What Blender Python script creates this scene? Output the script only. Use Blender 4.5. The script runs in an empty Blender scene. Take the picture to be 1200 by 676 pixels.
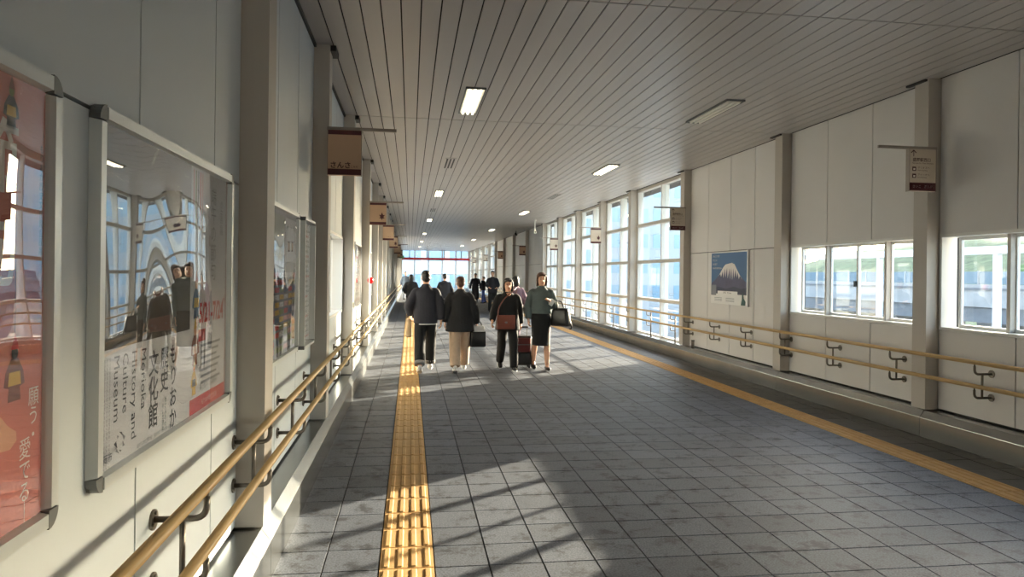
import bpy, bmesh, math, random
from mathutils import Matrix, Vector, Euler
random.seed(7)
SC = bpy.context.scene
COL = SC.collection
PI = math.pi

# ------------------------------------------------------------------ camera, sky, sun, exposure
F_PX, W_PX = 830.0, 1200.0
cam_d = bpy.data.cameras.new('camera')
cam_d.sensor_fit = 'HORIZONTAL'
cam_d.sensor_width = 36.0
cam_d.lens = 36.0 * F_PX / W_PX
cam_d.shift_y = -16.5 / W_PX
cam_d.clip_end = 1000
cam = bpy.data.objects.new('camera', cam_d)
COL.objects.link(cam)
YAW = math.atan(119 / F_PX)
cam.matrix_world = (Matrix.Translation((0, 0, 1.6)) @ Matrix.Rotation(-YAW, 4, 'Z')
                    @ Matrix.Rotation(PI / 2, 4, 'X') @ Matrix.Rotation(math.radians(0.7), 4, 'Z'))
SC.camera = cam

SUN_AZ = (0.81, 0.587)      # horizontal direction towards the sun (right and ahead)
SUN_EL = math.radians(12.0)
world = bpy.data.worlds.new('sky_world')
SC.world = world
world.use_nodes = True
wn = world.node_tree.nodes
bg = wn['Background']
sky = wn.new('ShaderNodeTexSky')
sky.sky_type = 'NISHITA'
sky.sun_disc = False
sky.sun_elevation = SUN_EL
sky.sun_rotation = math.atan2(SUN_AZ[0], SUN_AZ[1])
sky.air_density = 1.0
sky.dust_density = 2.0
sky.ozone_density = 1.0
hs = wn.new('ShaderNodeHueSaturation')        # thin haze: a paler sky all round
hs.inputs['Saturation'].default_value = 0.8
world.node_tree.links.new(sky.outputs[0], hs.inputs['Color'])
world.node_tree.links.new(hs.outputs[0], bg.inputs[0])
bg.inputs[1].default_value = 3.0

sun_d = bpy.data.lights.new('sun', 'SUN')
sun_d.energy = 50.0
sun_d.angle = math.radians(0.55)
sun_d.color = (1.0, 0.84, 0.62)
sun = bpy.data.objects.new('sun', sun_d)
COL.objects.link(sun)
sd = Vector((SUN_AZ[0] * math.cos(SUN_EL), SUN_AZ[1] * math.cos(SUN_EL), math.sin(SUN_EL)))
sun.rotation_euler = sd.to_track_quat('Z', 'Y').to_euler()
sun.location = (40, 30, 20)

SC.view_settings.view_transform = 'Standard'
SC.view_settings.look = 'None'
SC.view_settings.gamma = 1.0
SC.view_settings.use_curve_mapping = False
SC.view_settings.exposure = -0.62

# ------------------------------------------------------------------ helpers: colour, materials
def lin(c):
    out = []
    for v in c:
        v = v / 255.0
        out.append(v / 12.92 if v <= 0.04045 else ((v + 0.055) / 1.055) ** 2.4)
    return (*out, 1.0)

MATS = {}
def mat(name, rgb, rough=0.6, metal=0.0, noise=0.0, nscale=6.0, bump=0.0, bscale=40.0, spec=0.5, emit=0.0, stretch=None, sheen=0.0):
    if name in MATS:
        return MATS[name]
    m = bpy.data.materials.new(name)
    m.use_nodes = True
    nt = m.node_tree
    b = nt.nodes['Principled BSDF']
    c = lin(rgb)
    b.inputs['Base Color'].default_value = c
    b.inputs['Roughness'].default_value = rough
    b.inputs['Metallic'].default_value = metal
    b.inputs['Specular IOR Level'].default_value = spec
    if sheen:
        b.inputs['Sheen Weight'].default_value = sheen
    if emit:
        b.inputs['Emission Color'].default_value = c
        b.inputs['Emission Strength'].default_value = emit
    if noise or bump:
        g = nt.nodes.new('ShaderNodeNewGeometry')
        mp = nt.nodes.new('ShaderNodeMapping')
        if stretch:
            mp.inputs['Scale'].default_value = stretch
        nt.links.new(g.outputs['Position'], mp.inputs['Vector'])
    if noise:
        n = nt.nodes.new('ShaderNodeTexNoise')
        n.inputs['Scale'].default_value = nscale
        n.inputs['Detail'].default_value = 5
        nt.links.new(mp.outputs[0], n.inputs['Vector'])
        r = nt.nodes.new('ShaderNodeMapRange')
        r.inputs['From Min'].default_value = 0.3
        r.inputs['From Max'].default_value = 0.7
        r.inputs['To Min'].default_value = 1 - noise
        r.inputs['To Max'].default_value = 1 + noise
        nt.links.new(n.outputs['Fac'], r.inputs['Value'])
        mx = nt.nodes.new('ShaderNodeVectorMath')
        mx.operation = 'SCALE'
        mx.inputs[0].default_value = c[:3]
        nt.links.new(r.outputs[0], mx.inputs['Scale'])
        nt.links.new(mx.outputs[0], b.inputs['Base Color'])
    if bump:
        n2 = nt.nodes.new('ShaderNodeTexNoise')
        n2.inputs['Scale'].default_value = bscale
        n2.inputs['Detail'].default_value = 3
        nt.links.new(mp.outputs[0], n2.inputs['Vector'])
        bp = nt.nodes.new('ShaderNodeBump')
        bp.inputs['Strength'].default_value = bump
        bp.inputs['Distance'].default_value = 0.02
        nt.links.new(n2.outputs['Fac'], bp.inputs['Height'])
        nt.links.new(bp.outputs[0], b.inputs['Normal'])
    MATS[name] = m
    return m

def glass_mat(name, tint, refl_rough=0.0, ior=1.5, wave=0.0, wscale=3.0):
    """thin pane: clear transmission plus a Fresnel reflection (optionally wavy like flexed acrylic)"""
    m = bpy.data.materials.new(name)
    m.use_nodes = True
    nt = m.node_tree
    nt.nodes.remove(nt.nodes['Principled BSDF'])
    out = nt.nodes['Material Output']
    tr = nt.nodes.new('ShaderNodeBsdfTransparent')
    tr.inputs[0].default_value = (*tint, 1)
    gl = nt.nodes.new('ShaderNodeBsdfGlossy')
    gl.inputs['Roughness'].default_value = refl_rough
    gl.inputs['Color'].default_value = (1, 1, 1, 1)
    lw = nt.nodes.new('ShaderNodeLayerWeight')
    lw.inputs['Blend'].default_value = 0.5
    pw = nt.nodes.new('ShaderNodeMath'); pw.operation = 'POWER'; pw.inputs[1].default_value = 5.0
    nt.links.new(lw.outputs['Facing'], pw.inputs[0])
    f0 = ((ior - 1) / (ior + 1)) ** 2
    fr = nt.nodes.new('ShaderNodeMath'); fr.operation = 'MULTIPLY_ADD'
    fr.inputs[1].default_value = 1 - f0; fr.inputs[2].default_value = f0
    nt.links.new(pw.outputs[0], fr.inputs[0])
    mx = nt.nodes.new('ShaderNodeMixShader')
    nt.links.new(fr.outputs[0], mx.inputs[0])
    nt.links.new(tr.outputs[0], mx.inputs[1])
    nt.links.new(gl.outputs[0], mx.inputs[2])
    nt.links.new(mx.outputs[0], out.inputs[0])
    if wave:
        g = nt.nodes.new('ShaderNodeNewGeometry')
        n = nt.nodes.new('ShaderNodeTexNoise')
        n.inputs['Scale'].default_value = wscale
        n.inputs['Detail'].default_value = 0.0
        nt.links.new(g.outputs['Position'], n.inputs['Vector'])
        bp = nt.nodes.new('ShaderNodeBump')
        bp.inputs['Strength'].default_value = 1.0
        bp.inputs['Distance'].default_value = wave
        nt.links.new(n.outputs['Fac'], bp.inputs['Height'])
        nt.links.new(bp.outputs[0], gl.inputs['Normal'])
    MATS[name] = m
    return m

M = {}
M['wall_panel'] = mat('wall_panel', (200, 207, 211), 0.45, noise=0.02, nscale=1.5)
M['wall_panel_warm'] = mat('wall_panel_warm', (216, 214, 212), 0.5, noise=0.02, nscale=1.5)
M['wall_gap'] = mat('wall_gap', (40, 39, 38), 0.8)
M['column'] = mat('column', (182, 176, 168), 0.5, noise=0.02, nscale=2)
M['black'] = mat('black', (16, 16, 16), 0.5)
M['ceil_panel'] = mat('ceil_panel', (182, 178, 176), 0.35, noise=0.015, nscale=1.0)
M['ceil_gap'] = mat('ceil_gap', (28, 26, 25), 0.9)
M['steel'] = mat('steel', (196, 192, 182), 0.28, metal=0.95, noise=0.05, nscale=3, stretch=(1, 0.4, 6))
M['steel_curb'] = mat('steel_curb', (166, 167, 165), 0.25, metal=1.0, noise=0.10, nscale=2.0, stretch=(1, 1, 1), bump=0.03, bscale=5)
M['bracket'] = mat('bracket', (118, 112, 104), 0.35, metal=0.85)
M['wood_rail'] = mat('wood_rail', (196, 164, 114), 0.3, noise=0.16, nscale=22, stretch=(4, 0.15, 4))
M['alu'] = mat('alu', (204, 208, 208), 0.35, metal=0.6)
M['alu_dark'] = mat('alu_dark', (112, 114, 114), 0.4, metal=0.6)
M['white_frame'] = mat('white_frame', (226, 226, 222), 0.4)
M['glazing_frame'] = mat('glazing_frame', (190, 186, 178), 0.45)
M['glass'] = glass_mat('glass', (0.93, 0.96, 0.97))
M['acrylic'] = glass_mat('acrylic', (0.97, 0.97, 0.97), ior=1.75, wave=0.03, wscale=1.7)
M['grout'] = mat('grout', (38, 37, 36), 0.9)
M['tactile'] = mat('tactile', (184, 144, 86), 0.75, noise=0.10, nscale=9, bump=0.15, bscale=150)
M['white'] = mat('white', (238, 238, 236), 0.5)
M['red_lamp'] = mat('red_lamp', (220, 20, 28), 0.25)

def tile_material(name, base, var=0.18, spec_dark=0.28):
    m = bpy.data.materials.new(name)
    m.use_nodes = True
    nt = m.node_tree
    L = nt.links.new
    b = nt.nodes['Principled BSDF']
    g = nt.nodes.new('ShaderNodeNewGeometry')
    # a value per 0.3 m cell
    off = nt.nodes.new('ShaderNodeVectorMath'); off.operation = 'ADD'; off.inputs[1].default_value = (0.15, 0.025, 0.5)
    L(g.outputs['Position'], off.inputs[0])
    dv = nt.nodes.new('ShaderNodeVectorMath'); dv.operation = 'SCALE'; dv.inputs['Scale'].default_value = 1 / 0.3
    L(off.outputs[0], dv.inputs[0])
    flr = nt.nodes.new('ShaderNodeVectorMath'); flr.operation = 'FLOOR'
    L(dv.outputs[0], flr.inputs[0])
    wnz = nt.nodes.new('ShaderNodeTexWhiteNoise'); wnz.noise_dimensions = '2D'
    L(flr.outputs[0], wnz.inputs['Vector'])
    r1 = nt.nodes.new('ShaderNodeMapRange'); r1.inputs['To Min'].default_value = 1 - var; r1.inputs['To Max'].default_value = 1 + var
    L(wnz.outputs['Value'], r1.inputs['Value'])
    # speckle of the stone
    n1 = nt.nodes.new('ShaderNodeTexNoise'); n1.inputs['Scale'].default_value = 95; n1.inputs['Detail'].default_value = 2
    L(g.outputs['Position'], n1.inputs['Vector'])
    r2 = nt.nodes.new('ShaderNodeMapRange'); r2.inputs['From Min'].default_value = 0.3; r2.inputs['From Max'].default_value = 0.7
    r2.inputs['To Min'].default_value = 0.45; r2.inputs['To Max'].default_value = 1.55
    L(n1.outputs['Fac'], r2.inputs['Value'])
    # dark worn blotches
    n2 = nt.nodes.new('ShaderNodeTexNoise'); n2.inputs['Scale'].default_value = 6.0; n2.inputs['Detail'].default_value = 8; n2.inputs['Roughness'].default_value = 0.75
    L(g.outputs['Position'], n2.inputs['Vector'])
    r3 = nt.nodes.new('ShaderNodeMapRange'); r3.inputs['From Min'].default_value = 0.38; r3.inputs['From Max'].default_value = 0.48
    r3.inputs['To Min'].default_value = spec_dark; r3.inputs['To Max'].default_value = 1.0
    L(n2.outputs['Fac'], r3.inputs['Value'])
    a = nt.nodes.new('ShaderNodeMath'); a.operation = 'MULTIPLY'; L(r1.outputs[0], a.inputs[0]); L(r2.outputs[0], a.inputs[1])
    c = nt.nodes.new('ShaderNodeMath'); c.operation = 'MULTIPLY'; L(a.outputs[0], c.inputs[0]); L(r3.outputs[0], c.inputs[1])
    s = nt.nodes.new('ShaderNodeVectorMath'); s.operation = 'SCALE'; s.inputs[0].default_value = lin(base)[:3]
    L(c.outputs[0], s.inputs['Scale'])
    L(s.outputs[0], b.inputs['Base Color'])
    rr = nt.nodes.new('ShaderNodeMapRange'); rr.inputs['To Min'].default_value = 0.5; rr.inputs['To Max'].default_value = 0.7
    L(n1.outputs['Fac'], rr.inputs['Value']); L(rr.outputs[0], b.inputs['Roughness'])
    bp = nt.nodes.new('ShaderNodeBump'); bp.inputs['Strength'].default_value = 0.25; bp.inputs['Distance'].default_value = 0.003
    L(n1.outputs['Fac'], bp.inputs['Height']); L(bp.outputs[0], b.inputs['Normal'])
    MATS[name] = m
    return m
M['tile'] = tile_material('tile', (82, 86, 95))
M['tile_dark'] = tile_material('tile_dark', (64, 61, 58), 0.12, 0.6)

# ------------------------------------------------------------------ helpers: geometry
def frame_from(d):
    d = Vector(d).normalized()
    up = Vector((0, 0, 1)) if abs(d.z) < 0.95 else Vector((0, 1, 0))
    s = d.cross(up).normalized()
    u = s.cross(d).normalized()
    return s, u

class MB:
    def __init__(self):
        self.v, self.f = [], []
    def add(self, vs, fs):
        o = len(self.v)
        self.v += [tuple(p) for p in vs]
        self.f += [tuple(i + o for i in q) for q in fs]
        return self
    def box(self, x0, x1, y0, y1, z0, z1):
        vs = [(x0, y0, z0), (x1, y0, z0), (x1, y1, z0), (x0, y1, z0), (x0, y0, z1), (x1, y0, z1), (x1, y1, z1), (x0, y1, z1)]
        return self.add(vs, [(0, 3, 2, 1), (4, 5, 6, 7), (0, 1, 5, 4), (1, 2, 6, 5), (2, 3, 7, 6), (3, 0, 4, 7)])
    def frustum(self, x0, x1, y0, y1, z0, z1, i):
        vs = [(x0, y0, z0), (x1, y0, z0), (x1, y1, z0), (x0, y1, z0), (x0 + i, y0 + i, z1), (x1 - i, y0 + i, z1), (x1 - i, y1 - i, z1), (x0 + i, y1 - i, z1)]
        return self.add(vs, [(0, 3, 2, 1), (4, 5, 6, 7), (0, 1, 5, 4), (1, 2, 6, 5), (2, 3, 7, 6), (3, 0, 4, 7)])
    def extrude_y(self, prof, y0, y1):
        """prof: list of (x,z), extruded along y"""
        n = len(prof)
        vs = [(x, y0, z) for x, z in prof] + [(x, y1, z) for x, z in prof]
        fs = [tuple(range(n)), tuple(range(2 * n - 1, n - 1, -1))]
        fs += [(i, i + n, (i + 1) % n + n, (i + 1) % n) for i in range(n)]
        return self.add(vs, fs)
    def loft(self, rings, cap=True):
        n = len(rings[0])
        vs = [p for r in rings for p in r]
        fs = []
        for k in range(len(rings) - 1):
            for i in range(n):
                j = (i + 1) % n
                fs.append((k * n + i, k * n + j, (k + 1) * n + j, (k + 1) * n + i))
        if cap:
            fs.append(tuple(range(n - 1, -1, -1)))
            fs.append(tuple((len(rings) - 1) * n + i for i in range(n)))
        return self.add(vs, fs)
    def tube(self, pts, r, n=10, cap=True, flat=None):
        pts = [Vector(p) for p in pts]
        if not isinstance(r, (list, tuple)):
            r = [r] * len(pts)
        rings = []
        s0 = None
        for k, p in enumerate(pts):
            d = (pts[min(k + 1, len(pts) - 1)] - pts[max(k - 1, 0)]).normalized()
            if s0 is None:
                s, u = frame_from(d)
            else:
                s = (s0 - d * s0.dot(d))
                s = s.normalized() if s.length > 1e-6 else frame_from(d)[0]
                u = s.cross(d).normalized()
            s0 = s
            f1, f2 = (1, 1) if flat is None else flat
            rings.append([p + s * (math.cos(2 * PI * i / n) * r[k] * f1) + u * (math.sin(2 * PI * i / n) * r[k] * f2) for i in range(n)])
        # orientation: ring order s->u is clockwise seen along d; flip so normals face outwards
        rings = [list(reversed(q)) for q in rings]
        return self.loft(rings, cap)
    def ell(self, c, rx, ry, rz, n=12, m=8):
        rings = []
        for k in range(1, m):
            t = -PI / 2 + PI * k / m
            rings.append([(c[0] + rx * math.cos(t) * math.cos(2 * PI * i / n), c[1] + ry * math.cos(t) * math.sin(2 * PI * i / n), c[2] + rz * math.sin(t)) for i in range(n)])
        return self.loft(rings)
    def rings_z(self, prof, n=20):
        """prof: (z, rx, ry, cx, cy); superellipse rings stacked in z"""
        rings = []
        for q in prof:
            z, rx, ry = q[:3]
            cx, cy = (q[3], q[4]) if len(q) > 4 else (0, 0)
            rings.append([(cx + rx * math.cos(2 * PI * i / n), cy + ry * math.sin(2 * PI * i / n), z) for i in range(n)])
        return self.loft(rings)
    def scaled(self, s):
        self.v = [(x * s, y * s, z * s) for x, y, z in self.v]
        return self
    def xf(self, mtx, start=0):
        self.v[start:] = [tuple(mtx @ Vector(p)) for p in self.v[start:]]
        return self
    def mesh(self, name, smooth=False):
        me = bpy.data.meshes.new(name)
        me.from_pydata(self.v, [], self.f)
        me.validate()
        if smooth:
            me.shade_smooth()
        me.update()
        return me
    def build(self, name, m, parent=None, smooth=False, loc=None):
        return obj(name, self.mesh(name, smooth), m, parent, loc)

def obj(name, me, m=None, parent=None, loc=None, kind=None):
    if m is not None and len(me.materials) == 0:
        me.materials.append(M[m] if isinstance(m, str) else m)
    o = bpy.data.objects.new(name, me)
    COL.objects.link(o)
    if parent is not None:
        o.parent = parent
    if loc is not None:
        o.location = loc
    if kind:
        o['kind'] = kind
    return o

def tag(o, label=None, cat=None, group=None, kind=None):
    if label: o['label'] = label
    if cat: o['category'] = cat
    if group: o['group'] = group
    if kind: o['kind'] = kind
    return o

def empty(name, loc=(0, 0, 0), rotz=0.0, matrix=None):
    o = bpy.data.objects.new(name, None)
    o.empty_display_size = 0.1
    COL.objects.link(o)
    if matrix is not None:
        o.matrix_world = matrix
    else:
        o.location = loc
        o.rotation_euler = (0, 0, rotz)
    return o

def rounded_box(sx, sy, sz, r, seg=3, taper=0.0):
    """centred at the base; taper shrinks the top in x"""
    bm = bmesh.new()
    bmesh.ops.create_cube(bm, size=1.0)
    for v in bm.verts:
        t = 1 - taper * (v.co.z + 0.5)
        v.co = Vector((v.co.x * sx * t, v.co.y * sy * t, (v.co.z + 0.5) * sz))
    bmesh.ops.bevel(bm, geom=bm.edges[:], offset=r, segments=seg, profile=0.5, affect='EDGES')
    mb = MB()
    bm.verts.ensure_lookup_table()
    mb.add([v.co[:] for v in bm.verts], [tuple(v.index for v in f.verts) for f in bm.faces])
    bm.free()
    return mb

def catmull(pts, vals=None, sub=4):
    P = [Vector(p) for p in pts]
    out, ov = [], []
    for i in range(len(P) - 1):
        p0, p1, p2, p3 = P[max(i - 1, 0)], P[i], P[i + 1], P[min(i + 2, len(P) - 1)]
        for k in range(sub):
            t = k / sub
            out.append(0.5 * ((2 * p1) + (p2 - p0) * t + (2 * p0 - 5 * p1 + 4 * p2 - p3) * t * t + (3 * p1 - p0 - 3 * p2 + p3) * t ** 3))
            if vals: ov.append(vals[i] * (1 - t) + vals[i + 1] * t)
    out.append(P[-1])
    if vals: ov.append(vals[-1])
    return (out, ov) if vals else out

def remeshed(mb, voxel, smooth=3, name='body'):
    me = mb.mesh('tmp')
    o = bpy.data.objects.new('tmp', me)
    COL.objects.link(o)
    md = o.modifiers.new('r', 'REMESH'); md.mode = 'VOXEL'; md.voxel_size = voxel
    if smooth:
        ms = o.modifiers.new('s', 'SMOOTH'); ms.iterations = smooth; ms.factor = 0.5
    dg = bpy.context.evaluated_depsgraph_get()
    res = bpy.data.meshes.new_from_object(o.evaluated_get(dg))
    res.name = name
    res.shade_smooth()
    bpy.data.objects.remove(o)
    bpy.data.meshes.remove(me)
    return res

def text_mesh(s, size, line=1.0, align='CENTER', bold=0.0, name='lettering'):
    cu = bpy.data.curves.new('t', 'FONT')
    cu.body = s
    cu.size = size
    cu.align_x = align
    cu.align_y = 'CENTER'
    cu.space_line = line
    cu.offset = bold
    cu.resolution_u = 2
    o = bpy.data.objects.new('t', cu)
    COL.objects.link(o)
    dg = bpy.context.evaluated_depsgraph_get()
    me = bpy.data.meshes.new_from_object(o.evaluated_get(dg))
    me.name = name
    me.materials.clear()
    bpy.data.objects.remove(o)
    bpy.data.curves.remove(cu)
    return me

def text(s, size, u, v, n, m, parent, rot=0.0, line=1.0, align='CENTER', bold=0.0, sx=1.0, name='lettering'):
    me = text_mesh(s, size, line, align, bold, name)
    o = obj(name, me, m, parent)
    o.location = (u, v, n)
    o.rotation_euler = (0, 0, rot)
    o.scale = (sx, 1, 1)
    return o

def vtext(s, size, u, v, n, m, parent, line=1.0, bold=0.0, sx=1.0):
    return text('\n'.join(s), size, u, v, n, m, parent, line=line, bold=bold, sx=sx)

def poly(name, pts, n, m, parent):
    me = bpy.data.meshes.new(name)
    a = sum(pts[i][0] * pts[(i + 1) % len(pts)][1] - pts[(i + 1) % len(pts)][0] * pts[i][1] for i in range(len(pts)))
    if a < 0: pts = pts[::-1]
    me.from_pydata([(p[0], p[1], n) for p in pts], [], [tuple(range(len(pts)))])
    return obj(name, me, m, parent)

def rect(name, u0, u1, v0, v1, n, m, parent):
    return poly(name, [(u0, v0), (u1, v0), (u1, v1), (u0, v1)], n, m, parent)

def facing(loc, u, v):
    u, v = Vector(u), Vector(v)
    n = u.cross(v)
    mt = Matrix(((u.x, v.x, n.x, loc[0]), (u.y, v.y, n.y, loc[1]), (u.z, v.z, n.z, loc[2]), (0, 0, 0, 1)))
    return mt
def on_left(loc): return facing(loc, (0, 1, 0), (0, 0, 1))      # hangs on the left wall, faces +x
def on_right(loc): return facing(loc, (0, -1, 0), (0, 0, 1))    # hangs on the right wall, faces -x
def to_camera(loc): return facing(loc, (1, 0, 0), (0, 0, 1))    # faces back along the walkway (-y)

# ------------------------------------------------------------------ the walkway shell
Y0, Y1 = -9.0, 65.0
XL, XR = -0.88, 5.35          # wall faces
CL, CR = -0.70, 5.15          # curb faces
ZC = 3.65                     # ceiling
FR = [-8.2, -5.4, -2.6, 0.2, 3.82, 6.55, 9.42, 13.05, 16.4, 19.1, 22.0, 24.8, 27.8, 32.0, 36.2, 40.0, 44.0, 48.0, 52.0, 56.5, 61.0, 64.8]
FR_R = [-8.2, -5.4, -2.6, 0.6, 3.6] + FR[5:]
CEIL_J = [-9.0, -4.4, 0.3, 5.17, 9.45, 14.8, 19.9, 24.8, 29.7, 34.6, 39.5, 44.4, 49.3, 54.2, 59.1, 65.0]

# floor
floor = MB().box(-1.4, 5.9, Y0 - .3, Y1 + .3, -0.6, -0.008).build('floor', 'grout')
tag(floor, kind='structure')
tile_me = MB().frustum(-.1475, .1475, -.1475, .1475, -.0085, 0, .0025).mesh('tile')
tile_me.materials.append(M['tile'])
xs = [-0.6 + 0.3 * i for i in range(19) if abs(-0.6 + 0.3 * i) > 0.01 and abs(-0.6 + 0.3 * i - 4.5) > 0.01]
xs = [-0.6, -0.3] + [0.3 * i for i in range(1, 15)] + [4.8]
ys = [0.125 + 0.3 * j for j in range(-30, 216)]
def on_screen(x, y):
    cx = x * math.cos(YAW) - y * math.sin(YAW); cy = x * math.sin(YAW) + y * math.cos(YAW)
    if cy < 0.5: return None
    px, py = 600 + F_PX * cx / cy, 321 + F_PX * 1.6 / cy
    return (px, py) if -25 < px < 1225 and py < 705 else None
cand = sorted([(y * y + (x - 0.5) ** 2 * 0.3, x, y) for x in xs for y in ys if on_screen(x, y)])
near = set((x, y) for _, x, y in cand[:300])
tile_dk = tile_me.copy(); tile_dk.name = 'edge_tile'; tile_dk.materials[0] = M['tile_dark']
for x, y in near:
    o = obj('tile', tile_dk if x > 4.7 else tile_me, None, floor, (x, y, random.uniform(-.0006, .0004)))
rest = MB(); rest_dk = MB()
for x in xs:
    for y in ys:
        if (x, y) not in near and -9 < y < 64.9:
            h = random.uniform(-.0006, .0004)
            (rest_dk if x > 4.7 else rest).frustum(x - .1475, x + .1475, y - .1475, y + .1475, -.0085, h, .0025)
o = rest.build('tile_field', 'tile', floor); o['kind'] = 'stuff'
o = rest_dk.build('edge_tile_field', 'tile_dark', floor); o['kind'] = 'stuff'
# narrow cut tiles along the right-hand curb
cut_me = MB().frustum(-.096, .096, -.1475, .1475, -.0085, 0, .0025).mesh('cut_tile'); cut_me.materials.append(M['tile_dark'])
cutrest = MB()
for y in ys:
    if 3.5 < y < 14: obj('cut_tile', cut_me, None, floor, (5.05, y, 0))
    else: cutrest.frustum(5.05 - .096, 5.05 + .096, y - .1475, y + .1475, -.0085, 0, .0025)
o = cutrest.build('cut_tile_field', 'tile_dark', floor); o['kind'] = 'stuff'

# tactile guide strips
def tactile(x, label):
    root = empty('tactile_strip', (x, 0, 0))
    tag(root, label, 'tactile paving', 'yellow tactile guide strips')
    def one(mb, y, z=0.0):
        mb.frustum(-.1475, .1475, y - .1475, y + .1475, -.0085, .002 + z, .002)
        for k in range(4):
            bx = -.1125 + .075 * k
            prof = [(-.0175, .002), (-.011, .0075), (.011, .0075), (.0175, .002)]
            rings = []
            for yy, s in ((-.136, .55), (-.128, 1), (.128, 1), (.136, .55)):
                rings.append([(bx + px * s, y + yy, z + (.002 if pz < .003 else .002 + (pz - .002) * (0.3 if s < 1 else 1))) for px, pz in prof])
            mb.loft(rings)
    m1 = MB(); one(m1, 0); me = m1.mesh('guide_tile'); me.materials.append(M['tactile'])
    far = MB()
    for y in ys:
        if 2.5 < y < 26: obj('guide_tile', me, None, root, (0, y, random.uniform(0, .0006)))
        elif -9 < y < 64.9: one(far, y)
    o = far.build('guide_tile_field', 'tactile', root); o['kind'] = 'stuff'
tactile(0.0, 'yellow ribbed tactile strip running under the couple walking away')
tactile(4.5, 'yellow ribbed tactile strip along the windowed wall with mountain poster')

# ceiling
ceiling = MB().box(-1.5, 6.05, Y0 - .3, Y1 + .3, ZC + .012, ZC + 0.45).build('ceiling', 'ceil_gap')
tag(ceiling, kind='structure')
PIT = (XR - .03 - (-.715)) / 39
edges = [XL + .012] + [-.715 + PIT * k for k in range(40)]
far = MB()
for a, b in zip(CEIL_J[:-1], CEIL_J[1:]):
    a2, b2 = a + .008, b - .008
    if a >= 0.2 and b < 25:
        cache = {}
        for x0, x1 in zip(edges[:-1], edges[1:]):
            w = round(x1 - x0, 4)
            if w not in cache:
                pr = [(.006, .0), (w - .006, .0), (w - .006, .012), (.006, .012)]
                cache[w] = MB().extrude_y(pr, a2, b2).mesh('panel'); cache[w].materials.append(M['ceil_panel'])
            obj('panel', cache[w], None, ceiling, (x0, 0, ZC))
    else:
        for x0, x1 in zip(edges[:-1], edges[1:]):
            far.box(x0 + .006, x1 - .006, a2, b2, ZC, ZC + .012)
o = far.build('panel_field', 'ceil_panel', ceiling); o['kind'] = 'stuff'

# curbs with stainless covers (one cover per bay)
def curb(name, sgn, face, wallx, frames):
    root = empty(name); tag(root, kind='structure')
    for a, b in zip([Y0] + frames, frames + [Y1]):
        pr = [(face, -.005), (face, .194), (face + sgn * .001, .199), (face + sgn * .005, .205), (face + sgn * .05, .265), (wallx + sgn * .02, .265), (wallx + sgn * .02, -.005)]
        if sgn < 0: pass
        mb = MB().extrude_y(pr, a + .003, b - .003)
        bm = bmesh.new()
        me = mb.mesh('cover'); bm.from_mesh(me); bmesh.ops.recalc_face_normals(bm, faces=bm.faces[:]); bm.to_mesh(me); bm.free()
        obj('cover', me, 'steel_curb', root)
curb('baseboard_left', -1, CL, XL, FR)
curb('baseboard_right', 1, CR, XR, FR_R)

# walls ------------------------------------------------------------
ZS, ZH, ZJ = 1.12, 2.03, 2.045           # sill, window head, panel joint
def solid_strip(mb, xa, xb, y0, y1, z0, z1):
    mb.box(min(xa, xb), max(xa, xb), y0, y1, z0, z1)

def make_wall(name, sgn, face, frames, kinds, pmat, joints_near=None):
    """sgn: direction from the corridor into the wall. kinds per bay: solid / window / glazing"""
    back = MB()
    root_children = []
    col_me = None
    ends = list(zip(frames[:-1], frames[1:]))
    bx0, bx1 = face + sgn * .03, face + sgn * .22
    for (a, b), k in zip(ends, kinds):
        if k == 'solid':
            solid_strip(back, bx0, bx1, a, b, -.3, ZC + .05)
        elif k == 'window':
            solid_strip(back, bx0, bx1, a, b, -.3, ZS - .02)
            solid_strip(back, bx0, bx1, a, b, ZH + .02, ZC + .05)
            solid_strip(back, bx0, bx1, a, a + .12, ZS - .02, ZH + .02)
            solid_strip(back, bx0, bx1, b - .03, b, ZS - .02, ZH + .02)
        else:
            solid_strip(back, bx0, bx1, a, b, -.3, .22)
    wall = back.build(name, 'wall_gap')
    tag(wall, kind='structure')
    # columns
    cme = MB().box(min(face - sgn * .14, face + sgn * .1), max(face - sgn * .14, face + sgn * .1), 0, .2, .275, ZC + .005).mesh('column')
    cme.materials.append(M['column'])
    for y in frames:
        if y > -3: obj('column', cme, None, wall, (0, y, 0))
    # panels
    ztop = ZC - .02 if sgn < 0 else ZC + .004
    for (a, b), k in zip(ends, kinds):
        if k == 'glazing' or b < -3: continue
        js = [a + .2 + (b - a - .2) * i / 3 for i in range(4)]
        if k == 'window' or abs(a - 6.55) < .1 or abs(a - 3.82) < .1: js = [a + .2 + (b - a - .2) * i / 3 for i in range(4)]
        if joints_near and a in joints_near: js = joints_near[a]
        for y0, y1 in zip(js[:-1], js[1:]):
            spans = [(.285, ZJ - .006), (ZJ + .006, ztop)] if k == 'solid' else [(.285, ZS - .035), (ZH + .03, ztop)]
            for z0, z1 in spans:
                x0, x1 = sorted((face, face + sgn * .03))
                MB().box(x0, x1, y0 + .006, y1 - .006, z0, z1).build('panel', pmat, wall)
    return wall

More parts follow.
